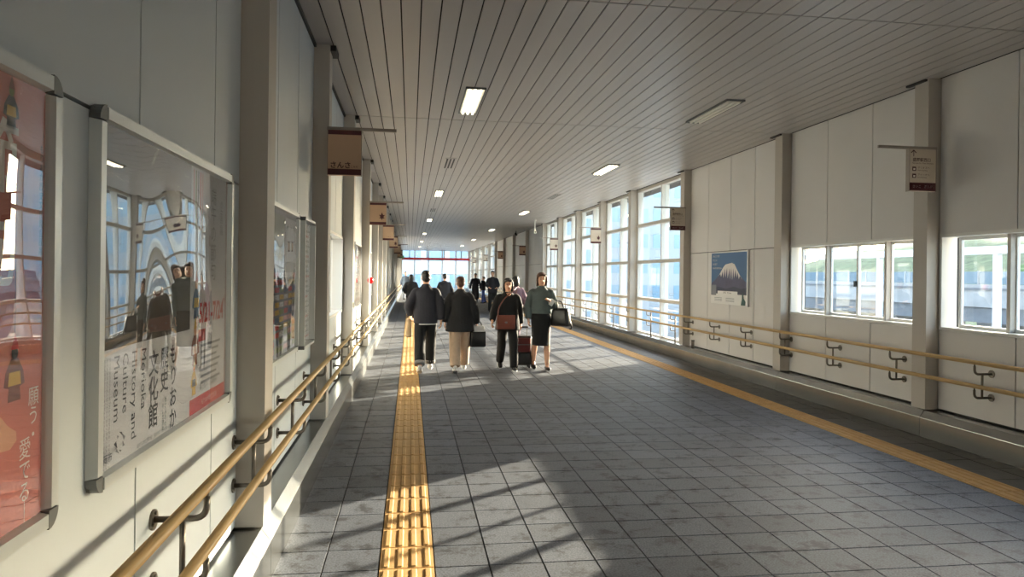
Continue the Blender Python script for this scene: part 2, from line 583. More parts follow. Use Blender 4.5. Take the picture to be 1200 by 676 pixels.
kindsL = []
for i, (a, b) in enumerate(zip(FR[:-1], FR[1:])):
    kindsL.append('window' if a in (6.55, 13.05, 19.1, 24.8, 32.0, 40.0, 48.0, 56.5) else 'solid')
kindsR = []
for i, (a, b) in enumerate(zip(FR_R[:-1], FR_R[1:])):
    if a >= 44 or 13 <= a < 27: kindsR.append('glazing')
    elif a in (-5.4, 0.6, 3.6, 6.55): kindsR.append('window')
    else: kindsR.append('solid')
wall_left = make_wall('wall_left', -1, XL, FR, kindsL, 'wall_panel', {0.2: [.4, .68, 1.57, 2.46, 3.35, 3.82]})
wall_right = make_wall('wall_right', 1, XR, FR_R, kindsR, 'wall_panel_warm', {6.55: [6.75, 7.63, 8.53, 9.42], 3.6: [3.8, 4.72, 5.61, 6.55], 9.42: [9.62, 10.49, 11.34, 12.24, 13.05]})
# added unseen wall behind the camera, closes the open end against light leaks
wb = MB().box(XL - .2, XR + .2, Y0 - .2, Y0, -.3, ZC + .05).build('wall_light_stop', 'wall_panel'); tag(wb, kind='structure')
# black cap brackets where the left columns meet the ceiling, black shadow trim
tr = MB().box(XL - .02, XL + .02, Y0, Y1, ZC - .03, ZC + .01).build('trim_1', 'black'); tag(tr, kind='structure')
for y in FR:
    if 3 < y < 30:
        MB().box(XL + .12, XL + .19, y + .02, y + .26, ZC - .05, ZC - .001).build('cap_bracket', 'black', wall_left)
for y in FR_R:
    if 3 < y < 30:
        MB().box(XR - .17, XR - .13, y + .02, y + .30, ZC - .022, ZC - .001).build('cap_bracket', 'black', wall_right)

# small windows -----------------------------------------------------
WN = [0]
def small_window(sgn, face, y0, y1, divs):
    WN[0] += 1
    root = empty('window_%d' % WN[0]); tag(root, kind='structure')
    x0, x1 = sorted((face - sgn * .012, face + sgn * .16))
    cas = MB()
    t = .03
    cas.box(x0, x1, y0, y1, ZS - t, ZS); cas.box(x0, x1, y0, y1, ZH, ZH + t)
    cas.box(x0, x1, y0 - .0, y0 + t, ZS, ZH); cas.box(x0, x1, y1 - t, y1, ZS, ZH)
    cas.build('casing', 'white_frame', root)
    n = len(divs) - 1
    for i in range(n):
        a, b = divs[i], divs[i + 1]
        xo = face + sgn * (.085 if (n == 4 and i in (1,)) else .115)
        xa, xb = sorted((xo, xo + sgn * .03))
        f = MB(); w = .032
        f.box(xa, xb, a, b, ZS, ZS + w); f.box(xa, xb, a, b, ZH - w, ZH)
        f.box(xa, xb, a, a + w, ZS + w, ZH - w); f.box(xa, xb, b - w, b, ZS + w, ZH - w)
        s = f.build('sash', 'white_frame', root)
        MB().box((xa + xb) / 2 - .003, (xa + xb) / 2 + .003, a + w, b - w, ZS + w, ZH - w).build('pane', 'glass', s)
    for i in range(1, n):
        if n == 4 and i == 2: continue
        xa, xb = sorted((face + sgn * .06, face + sgn * .15))
        MB().box(xa, xb, divs[i] - .02, divs[i] + .02, ZS, ZH).build('mullion', 'glazing_frame', root)
    if n == 4:
        m = divs[2]
        xa, xb = sorted((face + sgn * .055, face + sgn * .085))
        MB().box(xa, xb, m - .012, m + .012, 1.50, 1.57).build('latch', 'black', root)
small_window(1, XR, 6.68, 9.40, [6.90, 7.46, 8.03, 8.64, 9.32])
small_window(1, XR, 3.72, 6.53, [3.80, 4.45, 5.1, 5.76, 6.42])
small_window(1, XR, 0.72, 3.57, [0.80, 1.5, 2.2, 2.9, 3.50])
small_window(1, XR, -5.28, -2.63, [-5.2, -4.6, -3.95, -3.3, -2.7])
for a, b, k in zip(FR[:-1], FR[1:], kindsL):
    if k == 'window':
        q = (b - a - .3) / 4
        small_window(-1, XL, a + .12, b - .03, [a + .2 + q * i for i in range(5)])

# tall glazing on the right -----------------------------------------
def glazing(a, b, two=True):
    WN[0] += 1
    root = empty('window_%d' % WN[0]); tag(root, kind='structure')
    ya, yb = a + .2, b
    xf0, xf1 = XR + .03, XR + .15
    zs = [.265, 1.07, 1.93, 2.79, ZC]
    if two: vs = [ya, (ya + yb) / 2 - .05, yb]
    else: vs = [ya, yb]
    MB().box(xf0, xf1, ya, yb, .265, .30).box(xf0, xf1, ya, yb, ZC - .06, ZC + .01).build('rail', 'glazing_frame', root)
    for z in zs[1:-1]:
        MB().box(xf0 - .02, xf1, ya, yb, z - .035, z + .035).build('transom', 'glazing_frame', root)
    for y in (ya + .03, yb - .03):
        MB().box(xf0, xf1, y - .03, y + .03, .30, ZC - .06).build('jamb', 'white_frame', root)
    if two:
        MB().box(xf0, xf1 + .05, vs[1] - .03, vs[1] + .03, .30, ZC - .06).build('mullion', 'white_frame', root)
    for y0, y1 in zip(vs[:-1], vs[1:]):
        for z0, z1 in zip(zs[:-1], zs[1:]):
            MB().box(XR + .10, XR + .108, y0 + .03, y1 - .03, z0 + .035, z1 - .035).build('pane', 'glass', root)
for a, b, k in zip(FR_R[:-1], FR_R[1:], kindsR):
    if k == 'glazing': glazing(a, b, b < 30)

# far end: glazed screen with a red beam ------------------------------
we = empty('wall_end', (0, Y1, 0)); tag(we, kind='structure')
mb = MB().box(XL - .2, XR + .2, 0, .12, -.3, .3)
mb.build('base', 'wall_panel', we)
for i in range(6):
    x = XL + (XR - XL) * i / 5
    MB().box(x - .05, x + .05, -.02, .12, .3, ZC).build('post', 'glazing_frame', we)
    if i < 5:
        for z0, z1 in ((.3, 1.5), (1.56, 2.7), (2.95, ZC)):
            MB().box(x + .06, x + (XR - XL) / 5 - .06, .04, .05, z0, z1).build('pane', 'glass', we)
MB().box(XL, XR, .0, .1, 1.5, 1.56).build('transom', 'glazing_frame', we)
M['beam_red'] = mat('beam_red', (176, 44, 48), 0.5)
bm_ = MB().box(XL + .02, XR - .02, -.45, -.25, 2.80, 3.02).build('header_beam', 'beam_red'); bm_.location = (0, Y1, 0)
tag(bm_, 'red horizontal beam across the far end of the walkway', 'beam')
for i in range(4):
    x = XL + (XR - XL) * (i + .5) / 4
    MB().box(x - .04, x + .04, -.40, -.30, 3.02, ZC + .01).build('hanger', 'alu_dark', bm_)
# ------------------------------------------------------------------ handrails
def arc(p0, corner, p1, n=6):
    p0, c, p1 = Vector(p0), Vector(corner), Vector(p1)
    return [(1 - t) ** 2 * p0 + 2 * t * (1 - t) * c + t * t * p1 for t in [i / n for i in range(n + 1)]]

def handrail(name, sgn, face, ys_wall, ys_post, y0, y1, label):
    root = empty(name); tag(root, label, 'handrail', 'double wooden handrails')
    rx = face - sgn * .18
    for z in (.84, .62):
        L = MB().tube([(rx, y, z) for y in (y0, y1)], .020, 14)
        L.build('rail', 'wood_rail', root, smooth=True)
    br = MB()
    for z in (.73, .51):
        # arm out from the wall, elbow, short riser to the rail
        pts = [Vector((face, 0, z)), Vector((rx + sgn * .045, 0, z))] + arc((rx + sgn * .045, 0, z), (rx, 0, z), (rx, 0, z + .045))[1:] + [Vector((rx, 0, z + .075))]
        br.tube(pts, .0115, 8)
        br.tube([(rx, 0, z + .07), (rx, 0, z + .1)], .008, 6)
    br.tube([(face - sgn * .10, 0, .51), (face - sgn * .10, 0, .73)], .0105, 8)
    bme = br.mesh('bracket', True); bme.materials.append(M['bracket'])
    fme = MB().tube([(face - sgn * .0005, 0, 0), (face - sgn * .008, 0, 0)], .036, 16).mesh('flange'); fme.materials.append(M['bracket'])
    bo = MB()
    for k in range(3):
        a = PI / 2 + k * 2 * PI / 3
        bo.tube([(face - sgn * .008, .024 * math.cos(a), .024 * math.sin(a)), (face - sgn * .015, .024 * math.cos(a), .024 * math.sin(a))], .006, 6)
    bome = bo.mesh('bolts'); bome.materials.append(M['bracket'])
    for y in ys_wall:
        b = obj('bracket', bme, None, root, (0, y, 0))
        for z in (.73, .51):
            obj('flange', fme, None, b, (0, 0, z))
            if 2 < y < 9.5: obj('bolts', bome, None, b, (0, 0, z), kind='stuff')
    if ys_post:
        pp = MB()
        px = rx + sgn * .10
        for z in (.73, .51):
            pts = [Vector((px, 0, z)), Vector((rx + sgn * .045, 0, z))] + arc((rx + sgn * .045, 0, z), (rx, 0, z), (rx, 0, z + .045))[1:] + [Vector((rx, 0, z + .09))]
            pp.tube(pts, .0105, 8)
        pp.tube([(px, 0, .262), (px, 0, .80)], .014, 8)
        pp.tube([(px, 0, .262), (px, 0, .272)], .03, 12)
        pme = pp.mesh('post', True); pme.materials.append(M['bracket'])
        for y in ys_post: obj('post', pme, None, root, (0, y, 0))
    # end caps and joint sleeves
    for z in (.84, .62):
        for y in [v for v in ys_wall if False]: pass
    return root
ysl = [2.62 + 1.17 * k for k in range(-9, 54) if abs(((2.62 + 1.17 * k) - 0)) >= 0 and 2.62 + 1.17 * k < 64]
def clear(y):      # brackets that would land on a column step in front of it
    for f in FR:
        if f - .05 < y < f + .25: return f - .06
    return y
handrail('handrail', -1, XL, [clear(y) for y in ysl], [], -8.5, 64.5, 'pair of round wooden rails beside the big framed posters')
ysr = [5.87 + 1.17 * k for k in range(-12, 7) if 5.87 + 1.17 * k < 13]
ysr = [clear(y) if y > 4.1 or y < 3 else y for y in ysr]
ysr += [clear(28.4 + 1.2 * k) for k in range(13)]
handrail('handrail', 1, XR, ysr, [13.6 + 1.45 * k for k in range(10)] + [44.6 + 1.5 * k for k in range(13)], -8.5, 64.5, 'pair of round wooden rails below the windows and mountain poster')

# ------------------------------------------------------------------ ceiling lights and vents
M['tube_on'] = mat('tube_on', (255, 244, 214), 0.4, emit=9.0)
M['tube_off'] = mat('tube_off', (232, 230, 222), 0.3)
M['reflector'] = mat('reflector', (226, 224, 216), 0.3)
def light_proto(on):
    hz = 0.0
    w, l = .20, 1.20
    pans = MB()
    pans.box(-w / 2, w / 2, -l / 2, l / 2, -.012, -.002)
    fr = MB()
    fr.box(-w / 2 - .014, -w / 2, -l / 2 - .014, l / 2 + .014, -.022, -.0)
    fr.box(w / 2, w / 2 + .014, -l / 2 - .014, l / 2 + .014, -.022, -.0)
    fr.box(-w / 2, w / 2, -l / 2 - .014, -l / 2, -.022, 0).box(-w / 2, w / 2, l / 2, l / 2 + .014, -.022, 0)
    tb = MB()
    for x in (-.062, 0, .062):
        tb.tube([(x, -l / 2 + .03, -.026), (x, l / 2 - .03, -.026)], .013, 8)
    vals = []
    for mbx, nm, mm in ((fr, 'frame', 'alu_dark'), (pans, 'reflector', 'reflector'), (tb, 'tubes', 'tube_on' if on else 'tube_off')):
        me = mbx.mesh(nm); me.materials.append(M[mm]); vals.append((nm, me))
    return vals
P_ON, P_OFF = light_proto(True), light_proto(False)
LIGHTS = [(0.69, 8.37, 1, 'lit fluorescent ceiling light above the hanging sign, largest of the lit ones'),
          (3.69, 8.33, 0, 'unlit fluorescent ceiling light nearest the column with the arrow sign'),
          (0.69, 18.1, 1, 'lit ceiling light just beyond the louvred vent in the left row'),
          (3.69, 13.25, 1, 'lit ceiling light in front of the tall window bays, second in the right row'),
          (3.69, 23.1, 1, 'lit ceiling light third in the right row, beyond the faint slot vent'),
          (0.69, 27.2, 1, 'small lit ceiling light third in the left row over the couple'),
          (0.69, 36.5, 1, 'small lit ceiling light fourth in the left row towards the red beam'),
          (3.69, 32.5, 1, 'small lit ceiling light fourth in the right row over the dark panelled bays'),
          (0.69, 45.5, 1, 'tiny lit ceiling light fifth in the left row towards the red beam'),
          (3.69, 42.0, 1, 'tiny lit ceiling light fifth in the right row near the far windows'),
          (0.69, 55.0, 1, 'tiny lit ceiling light last in the left row before the red beam'),
          (3.69, 51.5, 1, 'tiny lit ceiling light last in the right row before the red beam')]
for x, y, on, lab in LIGHTS:
    r = empty('ceiling_light', (x, y, ZC)); tag(r, lab, 'ceiling light', 'fluorescent ceiling lights in two rows')
    for nm, me in (P_ON if on else P_OFF): obj(nm, me, None, r)
def vent(x, y, lab):
    r = empty('ceiling_vent', (x, y, ZC)); tag(r, lab, 'vent', 'slotted ceiling vents')
    MB().box(-.10, .10, -.6, .6, -.008, -.001).build('plate', 'ceil_panel', r)
    for k in range(3):
        xx = -.06 + .06 * k
        MB().box(xx - .014, xx + .014, -.55, .55, -.012, -.008).build('slot', 'black', r)
vent(.69, 13.2, 'louvred ceiling vent with dark slots between the two nearest left-row lights')
vent(3.69, 18.2, 'faint slotted ceiling vent between the second and third right-row lights')
vent(.69, 23.0, 'small slotted ceiling vent between the second and third left-row lights')

# ------------------------------------------------------------------ hanging signs
M['sign_tan'] = mat('sign_tan', (192, 160, 132), 0.5)
M['sign_pale'] = mat('sign_pale', (196, 184, 168), 0.5)
M['sign_red'] = mat('sign_red', (72, 20, 26), 0.5)
M['ink_dark'] = mat('ink_dark', (62, 20, 22), 0.6)
M['ink_white'] = mat('ink_white', (236, 228, 220), 0.6)
M['sign_edge'] = mat('sign_edge', (150, 142, 134), 0.4, metal=0.4)
LEAF = [(0, .0), (.012, .03), (.05, .035), (.025, .055), (.055, .09), (.02, .085), (.0, .13), (-.02, .085), (-.055, .09), (-.025, .055), (-.05, .035), (-.012, .03)]
def sign(side, y, kind, label):
    if side == 'L':
        x0, x1, bx0, bx1 = -.74, -.44, -.745, -.14
    else:
        x0, x1, bx0, bx1 = 4.90, 5.20, 4.58, 5.215
    zt, zb = 2.86, 2.46
    if side == 'R': zt, zb = 2.90, 2.48
    root = empty('hanging_sign', matrix=to_camera(((x0 + x1) / 2, y, zb)))
    tag(root, label, 'sign', 'blade signs hung from the columns')
    w, h = x1 - x0, zt - zb
    MB().box(-w / 2 + .004, w / 2 - .004, 0, h, -.045, 0).build('board', 'sign_pale' if (kind in ('arrow', 'pale')) else 'sign_tan', root)
    for xx in (-w / 2, w / 2 - .006):
        MB().box(xx, xx + .006, -.004, h, -.048, .003).build('edge_strip', 'sign_edge', root)
    cx = (x0 + x1) / 2
    MB().box(bx0 - cx, bx1 - cx, h, h + .028, -.035, -.01).build('arm', 'sign_edge', root)
    if kind == 'arrow':
        rect('band', -w / 2 + .006, w / 2 - .006, .004, .085, .0012, 'sign_red', root)
        poly('arrow', [(-.105, .345), (-.097, .345), (-.097, .397), (-.077, .377), (-.070, .384), (-.101, .413), (-.132, .384), (-.125, .377), (-.105, .397)], .0012, 'ink_dark', root)
        text('盛岡駅西口', .040, -.112, .310, .0012, 'ink_dark', root, align='LEFT', bold=.0006)
        text('Morioka Sta. West Entrance', .0205, -.118, .278, .0012, 'ink_dark', root, align='LEFT')
        for v, a, b in ((.222, 'マリオスへ', 'Malios Building'), (.152, 'アイーナへ', 'Aiina Building')):
            rect('pictogram', -.115, -.073, v - .021, v + .021, .0012, 'ink_dark', root)
            rect('pictogram_mark', -.104, -.084, v - .012, v + .006, .0018, 'ink_white', root)
            text(a, .027, -.058, v + .010, .0012, 'ink_dark', root, align='LEFT')
            text(b, .018, -.058, v - .014, .0012, 'ink_dark', root, align='LEFT')
        text('さいこ　ぎんが', .032, 0, .045, .0012, 'ink_white', root)
    else:
        rect('band', -w / 2 + .006, w / 2 - .006, .004, .055, .0012, 'sign_red', root)
        rect('band', -w / 2 + .006, w / 2 - .006, h - .042, h - .002, .0012, 'sign_red', root)
        if kind == 'sansa':
            text('さんさ', .062, -.035, .085, .0012, 'ink_dark', root, bold=.0015)
            text('こみち', .022, .085, .075, .0012, 'ink_dark', root)
        elif kind == 'leaf' or kind == 'pale':
            o = poly('emblem', [(p[0] * 1.0 + .07, p[1] * 1.1 + .085) for p in LEAF], .0012, 'sign_red', root)
        elif kind == 'marks':
            text('こ み ち', .035, 0, .09, .0012, 'ink_dark', root)
sign('L', 6.42, 'sansa', 'brown hanging sign with dark Japanese lettering on the second left column')
sign('L', 12.95, 'leaf', 'tan hanging sign with red leaf emblem above the red alarm lamp')
sign('L', 19.0, 'marks', 'tan hanging sign with dark marks, third along the poster wall')
sign('L', 24.75, 'leaf', 'small tan hanging sign with red emblem, fourth along the poster wall')
sign('L', 31.95, 'marks', 'tiny tan hanging sign, fifth along the poster wall')
sign('L', 39.95, 'leaf', 'tiny tan hanging sign, farthest along the poster wall')
sign('R', 6.42, 'arrow', 'arrow direction sign with pictograms hanging beside the small windows')
sign('R', 12.95, 'arrow', 'arrow direction sign hanging where the tall windows begin')
sign('R', 19.0, 'pale', 'pale hanging sign with red emblem in front of the tall windows')
sign('R', 24.75, 'pale', 'small pale hanging sign in front of the last tall window before the grey panels')
sign('R', 31.95, 'leaf', 'small brown hanging sign with emblem on the grey panelled bays')
sign('R', 39.95, 'leaf', 'tiny brown hanging sign at the far end of the grey panelled bays')
sign('R', 47.9, 'pale', 'tiny pale hanging sign at the start of the distant windows')
sign('R', 56.4, 'pale', 'tiny pale hanging sign nearest the red beam')

# red alarm lamp on a left column, drop-pole camera, small dark stub on the curb
r = empty('alarm_lamp', (XL + .14, 12.98, 1.46)); tag(r, 'round red alarm lamp on a column below the tan leaf sign', 'alarm lamp')
MB().tube([(-.0, 0, 0), (.02, 0, 0)], .07, 16).build('base', 'white_frame', r)
MB().ell((.03, 0, 0), .055, .062, .062).build('lens', 'red_lamp', r, smooth=True)
r = empty('security_camera', (4.6, 26.2, ZC)); tag(r, 'pale security camera on a drop pole below the ceiling', 'camera')
MB().tube([(0, 0, 0), (0, 0, -.42)], .02, 8).build('pole', 'white_frame', r)
MB().tube([(0, 0, 0), (0, 0, -.02)], .06, 12).build('ceiling_plate', 'white_frame', r)
MB().box(-.045, .045, -.13, .10, -.50, -.41).build('housing', 'white_frame', r)
MB().tube([(0, -.13, -.455), (0, -.15, -.455)], .03, 10).build('lens', 'black', r)
r = empty('spotlight', (4.9, 33.0, ZC)); tag(r, 'small black ceiling camera above the grey panelled bays', 'camera')
MB().tube([(0, 0, 0), (0, 0, -.12)], .02, 8).build('stem', 'black', r)
MB().tube([(.03, .08, -.18), (-.04, -.14, -.14)], .05, 10).build('housing', 'black', r)
r = empty('curb_post', (5.28, 12.72, .265)); tag(r, 'short dark stub post on the steel curb below the mountain poster', 'post')
MB().tube([(0, 0, 0), (0, 0, .125)], .03, 12).build('stub', 'bracket', r, smooth=True)
MB().tube([(0, 0, .125), (0, 0, .14)], .034, 12).build('cap', 'black', r)
r = empty('exit_sign', (XL + .16, 46.5, 2.55)); tag(r, 'tiny dark exit sign box far along the poster wall', 'sign')
MB().box(-.02, .30, -.03, .03, 0, .2).build('box', 'alu_dark', r)
M['exit_green'] = mat('exit_green', (60, 150, 90), 0.5)
MB().box(.0, .28, -.034, -.03, .03, .17).build('face', 'exit_green', r)

# ------------------------------------------------------------------ posters
def hex_m(n, rgb, rough=0.6): return mat(n, rgb, rough)
M['p_salmon'] = mat('p_salmon', (206, 116, 100), 0.6, noise=0.05, nscale=8)
M['p_skin'] = mat('p_skin', (226, 168, 132), 0.6)
M['p_dark'] = mat('p_dark', (74, 66, 56), 0.6, noise=0.3, nscale=5)
M['p_white'] = mat('p_white', (216, 218, 224), 0.6)
M['p_ink'] = mat('p_ink', (40, 42, 50), 0.6)
M['p_grey'] = mat('p_grey', (120, 124, 132), 0.6)
M['p_red'] = mat('p_red', (196, 44, 44), 0.6)
M['p_brown'] = mat('p_brown', (128, 70, 48), 0.6)
M['p_yellow'] = mat('p_yellow', (214, 176, 70), 0.6)
M['p_green'] = mat('p_green', (110, 128, 60), 0.6)
M['p_blue'] = mat('p_blue', (70, 100, 140), 0.6)
M['p_sky'] = mat('p_sky', (64, 104, 150), 0.6)
M['p_mtn'] = mat('p_mtn', (74, 76, 108), 0.6, noise=0.15, nscale=8)
M['p_forest'] = mat('p_forest', (44, 50, 78), 0.6)
M['p_snow'] = mat('p_snow', (226, 222, 220), 0.6)
M['p_pink'] = mat('p_pink', (206, 150, 150), 0.6)
def poster_frame(root, w, h, fw, depth, cover=True, fm='alu'):
    # aluminium snap frame with rounded plastic corners
    for x0, x1, y0, y1 in ((-w / 2 + fw, w / 2 - fw, -h / 2, -h / 2 + fw), (-w / 2 + fw, w / 2 - fw, h / 2 - fw, h / 2), (-w / 2, -w / 2 + fw, -h / 2 + fw, h / 2 - fw), (w / 2 - fw, w / 2, -h / 2 + fw, h / 2 - fw)):
        MB().frustum(x0, x1, y0, y1, 0, depth, .006).build('frame_bar', fm, root)
    for sx in (-1, 1):
        for sy in (-1, 1):
            q = fw
            pts = [(0, 0), (q, 0)] + [(q * math.cos(t), q * math.sin(t)) for t in [PI / 2 * i / 6 for i in range(1, 6)]] + [(0, q)]
            me = MB()
            ring = [((w / 2 - fw + p[0]) * sx, (h / 2 - fw + p[1]) * sy) for p in pts]
            if sx * sy < 0: ring = ring[::-1]
            me.loft([[(a, b, 0) for a, b in ring], [(a, b, depth - .002) for a, b in ring]])
            me.build('corner_cap', 'alu_dark', root)
    MB().box(-w / 2 + .01, w / 2 - .01, -h / 2 + .01, h / 2 - .01, 0, .008).build('backing', 'alu_dark', root)
    if cover:
        me = MB().box(-w / 2 + fw * .8, w / 2 - fw * .8, -h / 2 + fw * .8, h / 2 - fw * .8, .0175, .0185)
        me.build('cover', 'acrylic', root)
N0 = .0095
def doll(root, u, v, s, cols, n=N0 + .001):
    """a small dressed festival figure drawn in a few flat shapes"""
    poly('figure_robe', [(u - .026 * s, v - .065 * s), (u + .026 * s, v - .065 * s), (u + .022 * s, v - .035 * s), (u + .042 * s, v - .03 * s), (u + .036 * s, v), (u + .014 * s, v + .03 * s), (u - .014 * s, v + .03 * s), (u - .036 * s, v), (u - .042 * s, v - .03 * s), (u - .022 * s, v - .035 * s)], n, cols[0], root)
    poly('figure_sash', [(u - .026 * s, v - .03 * s), (u + .026 * s, v - .03 * s), (u + .022 * s, v), (u - .022 * s, v)], n + .0004, cols[1], root)
    poly('figure_head', [(u + .014 * s * math.cos(t), v + .043 * s + .016 * s * math.sin(t)) for t in [2 * PI * i / 10 for i in range(10)]], n + .0004, cols[2], root)
    poly('figure_hat', [(u - .016 * s, v + .05 * s), (u + .016 * s, v + .05 * s), (u, v + .09 * s)], n + .0006, cols[3], root)

# poster 1: salmon festival poster nearest the camera (centre y 1.14)
PW, PH = 1.49, 1.09
p1 = empty('framed_poster', matrix=on_left((XL + .001, 1.135, 1.52)))
tag(p1, 'salmon pink framed poster with white Japanese lettering, cut by the picture edge', 'poster', 'large framed posters on the wall')
poster_frame(p1, PW, PH, .045, .032)
Y1c, Z1c = 1.135, 1.52
rect('print', -.71, .71, -.51, .51, N0, 'p_salmon', p1)
def at1(y, z): return (y - Y1c, z - Z1c)
u, v = at1(1.69, 1.955); doll(p1, u, v, .75, ('p_ink', 'p_yellow', 'p_green', 'p_brown'))
u, v = at1(1.63, 1.80); text('節', .17, u + .01, v + .03, N0 + .001, 'ink_white', p1, bold=.003)
text('句', .17, u + .01, v - .17, N0 + .001, 'ink_white', p1, bold=.003)
u, v = at1(1.715, 1.37); doll(p1, u, v, 1.0, ('p_brown', 'p_yellow', 'p_ink', 'p_red'))
poly('figure_string', [(u - .001, v + .08), (u + .001, v + .08), (u + .001, v + .25), (u - .001, v + .25)], N0 + .001, 'p_ink', p1)
pts = [at1(*q) for q in ((1.45, 1.36), (1.56, 1.36), (1.63, 1.31), (1.69, 1.255), (1.725, 1.235), (1.727, 1.215), (1.70, 1.20), (1.645, 1.205), (1.58, 1.17), (1.45, 1.15))]
poly('fingertip', pts, N0 + .0008, 'p_skin', p1)
poly('shadow_shape', [at1(*q) for q in ((1.60, 1.17), (1.645, 1.14), (1.65, 1.10), (1.60, 1.05))], N0 + .0008, 'p_ink', p1)
u, v = at1(1.797, 1.255); vtext('願う・', .048, u, v, N0 + .001, 'ink_white', p1, line=.93)
u, v = at1(1.762, 1.11); vtext('愛でる｜', .052, u, v, N0 + .001, 'ink_white', p1, line=.95)
u, v = at1(1.822, 1.76); vtext('もりおか歴史文化館企画展', .022, u, v, N0 + .001, 'p_ink', p1, line=1.0)
u, v = at1(1.30, 1.55); vtext('節句', .36, u, v, N0 + .001, 'ink_white', p1, line=1.0)

# poster 2: history museum poster (centre y 2.84)
Y2c, Z2c = 2.835, 1.518
p2 = empty('framed_poster', matrix=on_left((XL + .001, Y2c, Z2c)))
tag(p2, 'wide framed museum poster reflecting the windows, between pink poster and first column', 'poster', 'large framed posters on the wall')
poster_frame(p2, PW, PH, .045, .032)
def at2(y, z): return (y - Y2c, z - Z2c)
rect('print', -.71, .71, -.51, .51, N0, 'p_white', p2)
rect('photograph', -.705, .145, at2(0, 1.365)[1], .505, N0 + .0006, 'p_dark', p2)
for s, y, z, size, ln in (('もりおか', 2.785, 1.165, .075, 1.05), ('歴史', 2.690, 1.24, .080, 1.0), ('文化館', 2.582, 1.185, .088, 1.0)):
    u, v = at2(y, z); vtext(s, size * 1.06, u, v, N0 + .001, 'p_ink', p2, line=ln * .95, bold=.0012)
u, v = at2(2.692, 1.09); vtext('街と人々の', .022, u + .012, v, N0 + .001, 'p_ink', p2); vtext('くらしと歴史', .020, u - .014, v - .005, N0 + .001, 'p_ink', p2)
for s, y, z0 in (('Morioka', 2.487, 1.345), ('History and', 2.407, 1.345), ('Culture', 2.336, 1.345), ('Museum', 2.270, 1.345)):
    u, v = at2(y, z0)
    text(s, .060, u, v, N0 + .001, 'p_ink', p2, rot=-PI / 2, align='LEFT')
for k in range(3):
    u, v = at2(2.185 + .018 * k, 1.34)
    text('岩手県盛岡市内丸の城下町もりおかの歴史と文化を紹介する展示', .0125, u, v, N0 + .001, 'p_grey', p2, rot=-PI / 2, align='LEFT')
u, v = at2(2.30, 1.075)
for k in range(7):
    a = k * .9
    poly('emblem', [(u + .03 * math.cos(a), v + .022 * math.sin(a)), (u + .045 * math.cos(a + .3), v + .03 * math.sin(a + .3)), (u + .02 * math.cos(a + .9), v + .034 * math.sin(a + .9))], N0 + .001 + .0001 * k, 'p_ink' if k % 2 else 'p_grey', p2)
text('盛岡市', .03, at2(2.20, 0)[0], at2(0, 1.045)[1], N0 + .001, 'p_ink', p2)
text('盛岡市内丸1番50号　開館時間 午前9時から午後7時', .016, at2(2.62, 0)[0], at2(0, 1.028)[1], N0 + .001, 'p_grey', p2)
# exhibition flyer on the right half
rect('flyer', .150, .705, -.505, .505, N0 + .0006, 'p_white', p2)
rect('flyer_strip', .675, .705, -.505, .505, N0 + .0012, 'p_brown', p2)
rect('flyer_footer', .150, .705, -.505, -.44, N0 + .0012, 'p_red', p2)
text('もりおか歴史文化館', .026, .43, -.474, N0 + .0018, 'ink_white', p2)
vtext('端午の節句', .085, .47, .24, N0 + .0012, 'p_grey', p2, line=.98)
vtext('企画展', .055, .60, .32, N0 + .0012, 'p_grey', p2)
text('5/21-7/24', .115, .455, -.100, N0 + .0012, 'p_red', p2, bold=.003, sx=.85)
text('水', .05, .66, -.06, N0 + .0012, 'p_red', p2)
rect('flyer_tag', .26, .36, -.215, -.165, N0 + .0012, 'p_red', p2)
for k in range(7): rect('flyer_line', .30, .60 - .03 * (k % 3), -.24 - .026 * k, -.229 - .026 * k, N0 + .0012, 'p_grey', p2)
doll(p2, .225, -.03, 1.3, ('p_blue', 'p_yellow', 'p_skin', 'p_red'), N0 + .0012)
doll(p2, .215, -.22, 1.3, ('p_brown', 'p_white', 'p_skin', 'p_yellow'), N0 + .0012)
doll(p2, .205, -.36, 1.0, ('p_yellow', 'p_ink', 'p_skin', 'p_green'), N0 + .0012)
for k in range(5): rect('flyer_stripe', .17 + .03 * k, .185 + .03 * k, .25, .49, N0 + .0012, ('p_pink', 'p_green', 'p_grey', 'p_red', 'p_pink')[k], p2)
text('展示案内　入場無料', .030, .42, -.41, N0 + .0012, 'p_ink', p2)

# poster 3 and the narrow notice board before the second column
p3 = empty('framed_poster', matrix=on_left((XL + .001, 5.10, 1.52)))
tag(p3, 'framed notice poster with coloured rows beyond the first column', 'poster', 'large framed posters on the wall')
poster_frame(p3, 1.12, 1.06, .04, .03)
rect('print', -.53, .53, -.50, .50, N0, 'p_grey', p3)
rng = random.Random(3)
for k in range(11):
    v = -.46 + .05 * k
    for j in range(6):
        rect('print_block', -.50 + .17 * j, -.35 + .17 * j, v, v + .034, N0 + .0008, rng.choice(['p_white', 'p_pink', 'p_white', 'p_red', 'p_green', 'p_blue', 'p_yellow']), p3)
rect('print_block', -.5, .0, .15, .46, N0 + .0008, 'p_green', p3)
rect('print_block', .03, .5, .15, .46, N0 + .0008, 'p_white', p3)
p4 = empty('notice_board', matrix=on_left((XL + .001, 6.08, 1.51)))
tag(p4, 'narrow framed timetable board just before the second column', 'notice board')
poster_frame(p4, .62, 1.06, .032, .055)
rect('print', -.28, .28, -.50, .50, N0, 'p_white', p4)
for k in range(22): rect('print_line', -.25, .25 - .04 * (k % 3), -.46 + .042 * k, -.442 + .042 * k, N0 + .0008, 'p_grey' if k % 4 else 'p_red', p4)
p5 = empty('framed_poster', matrix=on_left((XL + .001, 11.95, 1.55)))
tag(p5, 'sunlit framed poster just before the column with the red lamp', 'poster', 'large framed posters on the wall')
poster_frame(p5, 1.5, 1.06, .04, .03)
